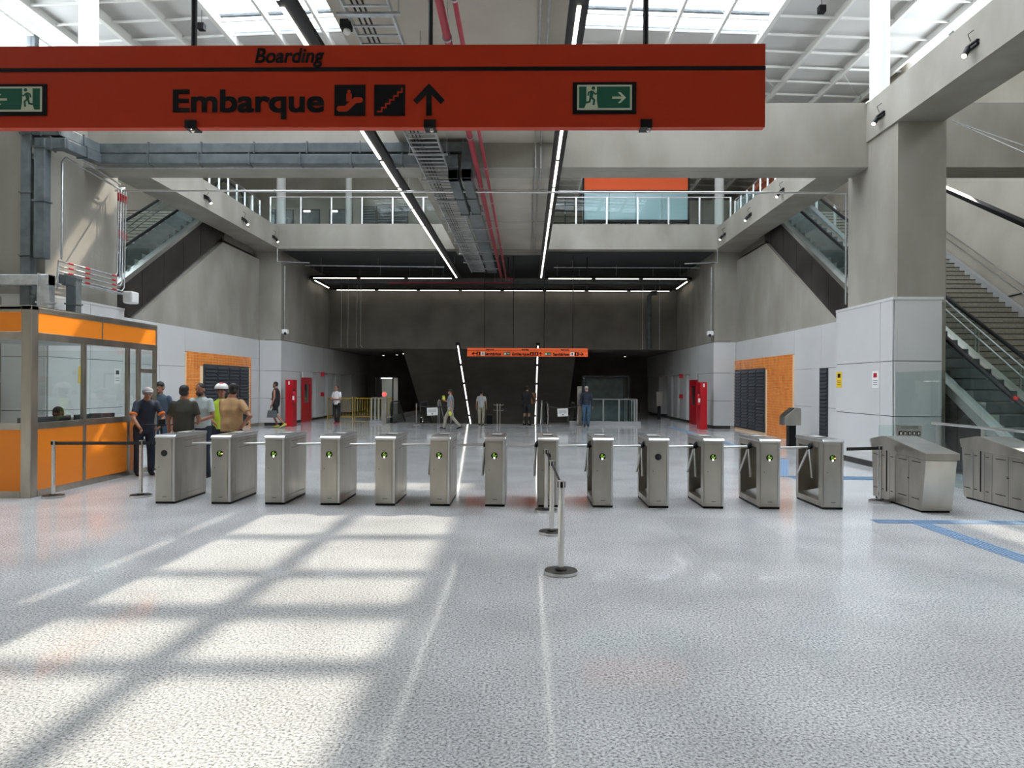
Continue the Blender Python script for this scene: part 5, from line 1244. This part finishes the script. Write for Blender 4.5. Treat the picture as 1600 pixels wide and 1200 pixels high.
# facing man in pale polo, bearded
person('bearded man in a pale polo facing the camera, holding papers', gx(314, 13.2), 13.2, R(-8), 1.76, 'skin_tan', dict(elbow=[(-.25, -.02, 1.14), (.26, -.04, 1.13)], wrist=[(-.12, -.26, 1.12), (.06, -.27, 1.03)], head=(0, -.03, .138), hpitch=R(6)), 'c_polo', 'c_navy', 'c_black', build=1.2, beard=True, voxel=.009, hairstyle='cropped')
# helmeted worker
w = person('helmeted worker in a hi-vis vest half hidden behind the man in tan', gx(346, 13.9), 13.9, R(20), 1.70, 'skin_tan', dict(wrist=[(-.1, -.25, 1.0), (.2, -.22, 1.0)]), 'c_hivis', 'c_navy', 'c_black', sleeve='none', voxel=.011)
hm = MB().ball((0, 0, 0), (.13, .15, .11), 20, 12); hm.v = [v+V((0, -.02, 1.66)) for v in hm.v if True]
hm.v = [V((v.x, v.y, max(v.z, 1.645))) for v in hm.v]; local_part(w, hm, 'helmet', 'plastic', 'white helmet', smooth='auto')
hc = MB().ball((0, -.03, 1.715), (.07, .10, .062), 14, 10); local_part(w, hc, 'helmet_crest', 'red', smooth=True)
# tan shirt man, arm akimbo
person('man in a tan T-shirt seen from behind, hand on his hip', gx(362, 12.3), 12.3, R(168), 1.76, 'skin', dict(elbow=[(-.42, .10, 1.18), (.25, -.12, 1.15)], wrist=[(-.21, .02, 1.0), (.16, -.34, 1.2)], head=(0, -.04, .135), hyaw=R(45), hpitch=R(10), hdir=[(.5, .3, -.5), None]), 'c_tan', 'c_black', 'c_black', build=1.28, voxel=.009)
# man behind the cyclist
person('man in a dark blue shirt standing by the booth door, facing the camera', gx(250, 14.9), 14.9, R(6), 1.78, 'skin_tan', dict(hyaw=R(-10)), 'c_blue', 'c_jeans', 'c_black', beard=False, voxel=.010)
# cyclist bending to the handlebar
cyx, cyy = gx(226, 13.5), 13.5
cy = person('cyclist in a dark jersey and patterned cap bending over a bicycle', cyx, cyy, R(38), 1.74, 'skin', dict(elbow=[(-.25, -.34, 1.10), (.27, -.30, 1.10)], wrist=[(-.17, -.52, .93), (.16, -.50, .95)], head=(0, -.09, .12), hpitch=R(28), hipy=.05, grip=(.6, .6)), 'c_navy', 'c_navy', 'c_black', hairstyle=None, lean=22, voxel=.009)
cp = MB().ball((0, -.30, 1.60), (.095, .115, .075), 18, 10); cp.rings([((0, -.36, 1.59), .07, .06, (1, 0, 0), (0, 1, -.3)), ((0, -.42, 1.565), .06, .05, (1, 0, 0), (0, 1, -.3))], 12)
local_part(cy, cp, 'cap', 'c_cap', 'patterned grey cap', smooth=True)
for s in (-1, 1):
    a, b2 = V((s*.178, -.19, 1.38)), V((s*.26, -.32, 1.10)); c = a.lerp(b2, .72); d = (b2-a).normalized()
    local_part(cy, MB().tube([c-d*.012, c+d*.016], .068, 16), 'sleeve_cuff', 'c_orange', 'orange sleeve cuff')
# walking man with bag
wx, wy = gx(431, 28.4), 28.4
wk = person('man in black sleeveless top and shorts walking left with a bag', wx, wy, R(-92), 1.84, 'skin', dict(knee=[(-.10, -.16, .52), (.10, .05, .50)], ankle=[(-.10, .02, .10), (.10, .36, .16)], toe=[(0, -1, .0), (0, -1, -.35)], elbow=[(-.24, .05, 1.15), (.25, .03, 1.14)], wrist=[(-.26, -.18, 1.08), (.28, -.05, .88)]), 'c_black', 'c_black', 'c_shoe', sleeve='none', legs='short', hairstyle='cropped', beard=True, build=1.1, voxel=.012)
def move(o, rx=0): pass
local_part(wk, MB().prism([(-.22, .42), (.16, .42), (.12, .70), (-.18, .70)], .24, .38, 'x').tube([(.31, -.12, .70), (.31, -.10, .84), (.31, .0, .84), (.31, .03, .70)], .010, 6), 'bag', 'c_bag', 'grey hand bag')
# woman in white with folded arms
person('woman in a white top with folded arms by the yellow barriers', gx(526, 31.8), 31.8, R(-15), 1.68, 'skin', dict(elbow=[(-.24, -.05, 1.12), (.24, -.05, 1.12)], wrist=[(.06, -.19, 1.13), (-.05, -.21, 1.10)], ankle=[(-.05, .03, .085), (.07, .03, .085)]), 'c_white', 'c_black', 'c_redshoe', hairstyle='bun', build=.95, voxel=.012)
# cleaner walking
cl = person('cleaner in grey shirt and beige trousers walking left with yellow gloves', gx(704, 28.2), 28.2, R(-95), 1.60, 'skin', dict(knee=[(-.09, -.22, .52), (.09, .10, .50)], ankle=[(-.09, -.30, .09), (.09, .42, .15)], toe=[(0, -1, .15), (0, -1, -.4)], hipz=.90, elbow=[(-.23, -.08, 1.12), (.25, .08, 1.12)], wrist=[(-.16, -.28, 1.22), (.26, .06, .84)]), 'c_grey', 'c_stone', 'c_black', hairstyle='fringe', build=1.12, voxel=.012)
for q, n in (((-.16, -.30, 1.25), 0), ((.26, .05, .78), 1)):
    m = MB(); hand(m, V(q), (0, -.3, .9) if n == 0 else (0, -.1, -1), (.3, -1, 0), .4); m.v = [(v-V(q))*1.25+V(q)*(1.60/1.74) for v in m.v]; local_part(cl, m, 'glove', 'c_glove', 'yellow rubber glove')
# woman with back turned
person('woman in pale grey top and beige trousers, back turned, at the stair head', gx(752, 31.5), 31.5, R(180), 1.50, 'skin', dict(ankle=[(-.09, .03, .085), (.09, .03, .085)]), 'c_pale', 'c_khaki', 'c_black', build=1.05, hairstyle='bun', voxel=.012)
# man with box
bx2 = person('man in black shorts and boots carrying cardboard boxes at the stair head', gx(823, 31.5), 31.5, R(150), 1.74, 'skin', dict(elbow=[(-.28, -.12, 1.14), (.28, -.12, 1.14)], wrist=[(-.17, -.38, 1.02), (.17, -.38, 1.02)]), 'c_black', 'c_black', 'c_black', legs='short', sleeve='long', build=1.2, voxel=.012)
for s in (-1, 1): local_part(bx2, MB().tube([(s*.118, .0, .10), (s*.115, -.01, .38)], [.062, .06], 12), 'boot', 'c_black', smooth='auto')
cb = wpt(gx(823, 31.5), 31.5, R(150), (0, -.50, 0))
for z0, z1, l, dx in ((.93, 1.16, 'lower cardboard box held by the man in black', .0), (1.165, 1.42, 'upper cardboard box held by the man in black', .02)):
    t = thing('cardboard_box', l, 'box', (cb.x-.10+dx, cb.y, z0), R(150)); MB().box(-.22, -.15, 0, .22, .15, z1-z0).build('carton', M['c_card'], t, local=True, bevel=.005); B(-.225, -.02, -.001, .225, .02, z1-z0+.002).build('tape', M['black'], t, local=True)
# old man
person('white-haired man in a navy jacket and jeans at the tall grey post', gx(916, 31.0), 31.0, R(4), 1.73, 'skin', dict(ankle=[(-.08, .03, .085), (.08, .03, .085)]), 'c_navy', 'c_jeans', 'c_black', hair='hair_grey', beard='hair_grey', sleeve='long', build=1.15, voxel=.012)
# seated clerk in booth
ck = person('clerk seated inside the ticket booth, head above the monitor', atY(90, 630, 12.4).x, 12.4, R(80), 1.72, 'skin_dark', dict(hipz=.52, knee=[(-.11, -.42, .50), (.11, -.42, .50)], ankle=[(-.11, -.42, .085), (.11, -.42, .085)], elbow=[(-.24, -.08, .76), (.24, -.08, .76)], wrist=[(-.14, -.30, .80), (.14, -.30, .80)]), 'c_black', 'c_navy', 'c_black', voxel=.011)
p = atY(90, 630, 12.4)
t = thing('office_chair', 'dark office chair under the seated booth clerk', 'chair', (p.x, 12.4, 0), R(80))
B(-.24, -.24, .40, .24, .24, .455).build('seat', M['c_black'], t, local=True, bevel=.02); B(-.22, .22, .5, .22, .27, .85).build('backrest', M['c_black'], t, local=True, bevel=.02)
MB().cyl((0, 0), .03, .06, .40, 12).build('gas_lift', M['black'], t, local=True)
for i in range(5):
    a = 2*math.pi*i/5; MB().tube([(0, 0, .08), (.28*math.cos(a), .28*math.sin(a), .05)], .018, 6).ball((.28*math.cos(a), .28*math.sin(a), .03), .03, 8, 6).build('leg', M['black'], t, local=True)
# bicycle
t = thing('bicycle', 'dark bicycle held by the cyclist between booth and turnstile', 'bicycle', (gx(250, 13.2), 13.25, 0), R(-62))
def wheel(x):
    m = MB(); pts = [(x+.335*math.cos(2*math.pi*i/28), 0, .345+.335*math.sin(2*math.pi*i/28)) for i in range(29)]
    w_ = MB().tube(pts, .014, 8).build('wheel', M['rubber'], t, local=True, smooth=True)
    m = MB()
    for i in range(14):
        a = 2*math.pi*i/14; m.tube([(x, (-1)**i*.02, .345), (x+.325*math.cos(a), 0, .345+.325*math.sin(a))], .0016, 4)
    m.tube([(x, -.04, .345), (x, .04, .345)], .018, 8); m.build('spokes', M['galv'], w_, local=True)
    MB().tube([(x+.318*math.cos(2*math.pi*i/28), 0, .345+.318*math.sin(2*math.pi*i/28)) for i in range(29)], .009, 6).build('rim', M['steel_light'], w_, local=True)
wheel(-.5); wheel(.52)
f = MB(); 
for a, b in (((-.5, .05, .345), (-.18, .0, .80)), ((-.5, -.05, .345), (-.18, .0, .80)), ((-.5, .05, .345), (-.08, .03, .30)), ((-.5, -.05, .345), (-.08, -.03, .30)), ((-.08, 0, .30), (-.22, 0, .90)), ((-.08, 0, .30), (.36, 0, .72)), ((-.19, 0, .82), (.34, 0, .84)), ((.34, 0, .90), (.38, 0, .68))): f.tube([a, b], .016, 8)
f.build('frame', M['black'], t, local=True)
MB().tube([(.38, 0, .68), (.40, .05, .62), (.52, .05, .345)], .012, 8).tube([(.38, 0, .68), (.40, -.05, .62), (.52, -.05, .345)], .012, 8).build('fork', M['black'], t, local=True)
h = MB().tube([(.34, 0, .90), (.36, 0, .98), (.38, -.27, 1.0), (.34, -.30, 1.0)], .013, 8).tube([(.36, 0, .98), (.38, .27, 1.0), (.34, .30, 1.0)], .013, 8).build('handlebar', M['black'], t, local=True)
MB().box(.34, -.06, .99, .46, .06, 1.10).build('headlamp', M['black'], h, local=True, bevel=.015)
MB().prism([(-.36, .95), (-.10, .965), (-.08, .94), (-.34, .90)], -.06, .06, 'y').build('saddle', M['rubber'], t, local=True, bevel=.02)
MB().tube([(-.08, -.05, .30), (-.08, -.05, .15)], .01, 6).tube([(-.08, .05, .30), (-.08, .05, .45)], .01, 6).box(-.13, -.12, .13, -.03, -.05, .15).box(-.13, .05, .44, -.03, .12, .46).build('pedals', M['black'], t, local=True)
MB().prism([(-.08+.09*math.cos(2*math.pi*i/20), .30+.09*math.sin(2*math.pi*i/20)) for i in range(20)], -.035, -.03, 'y').build('chainring', M['galv'], t, local=True)
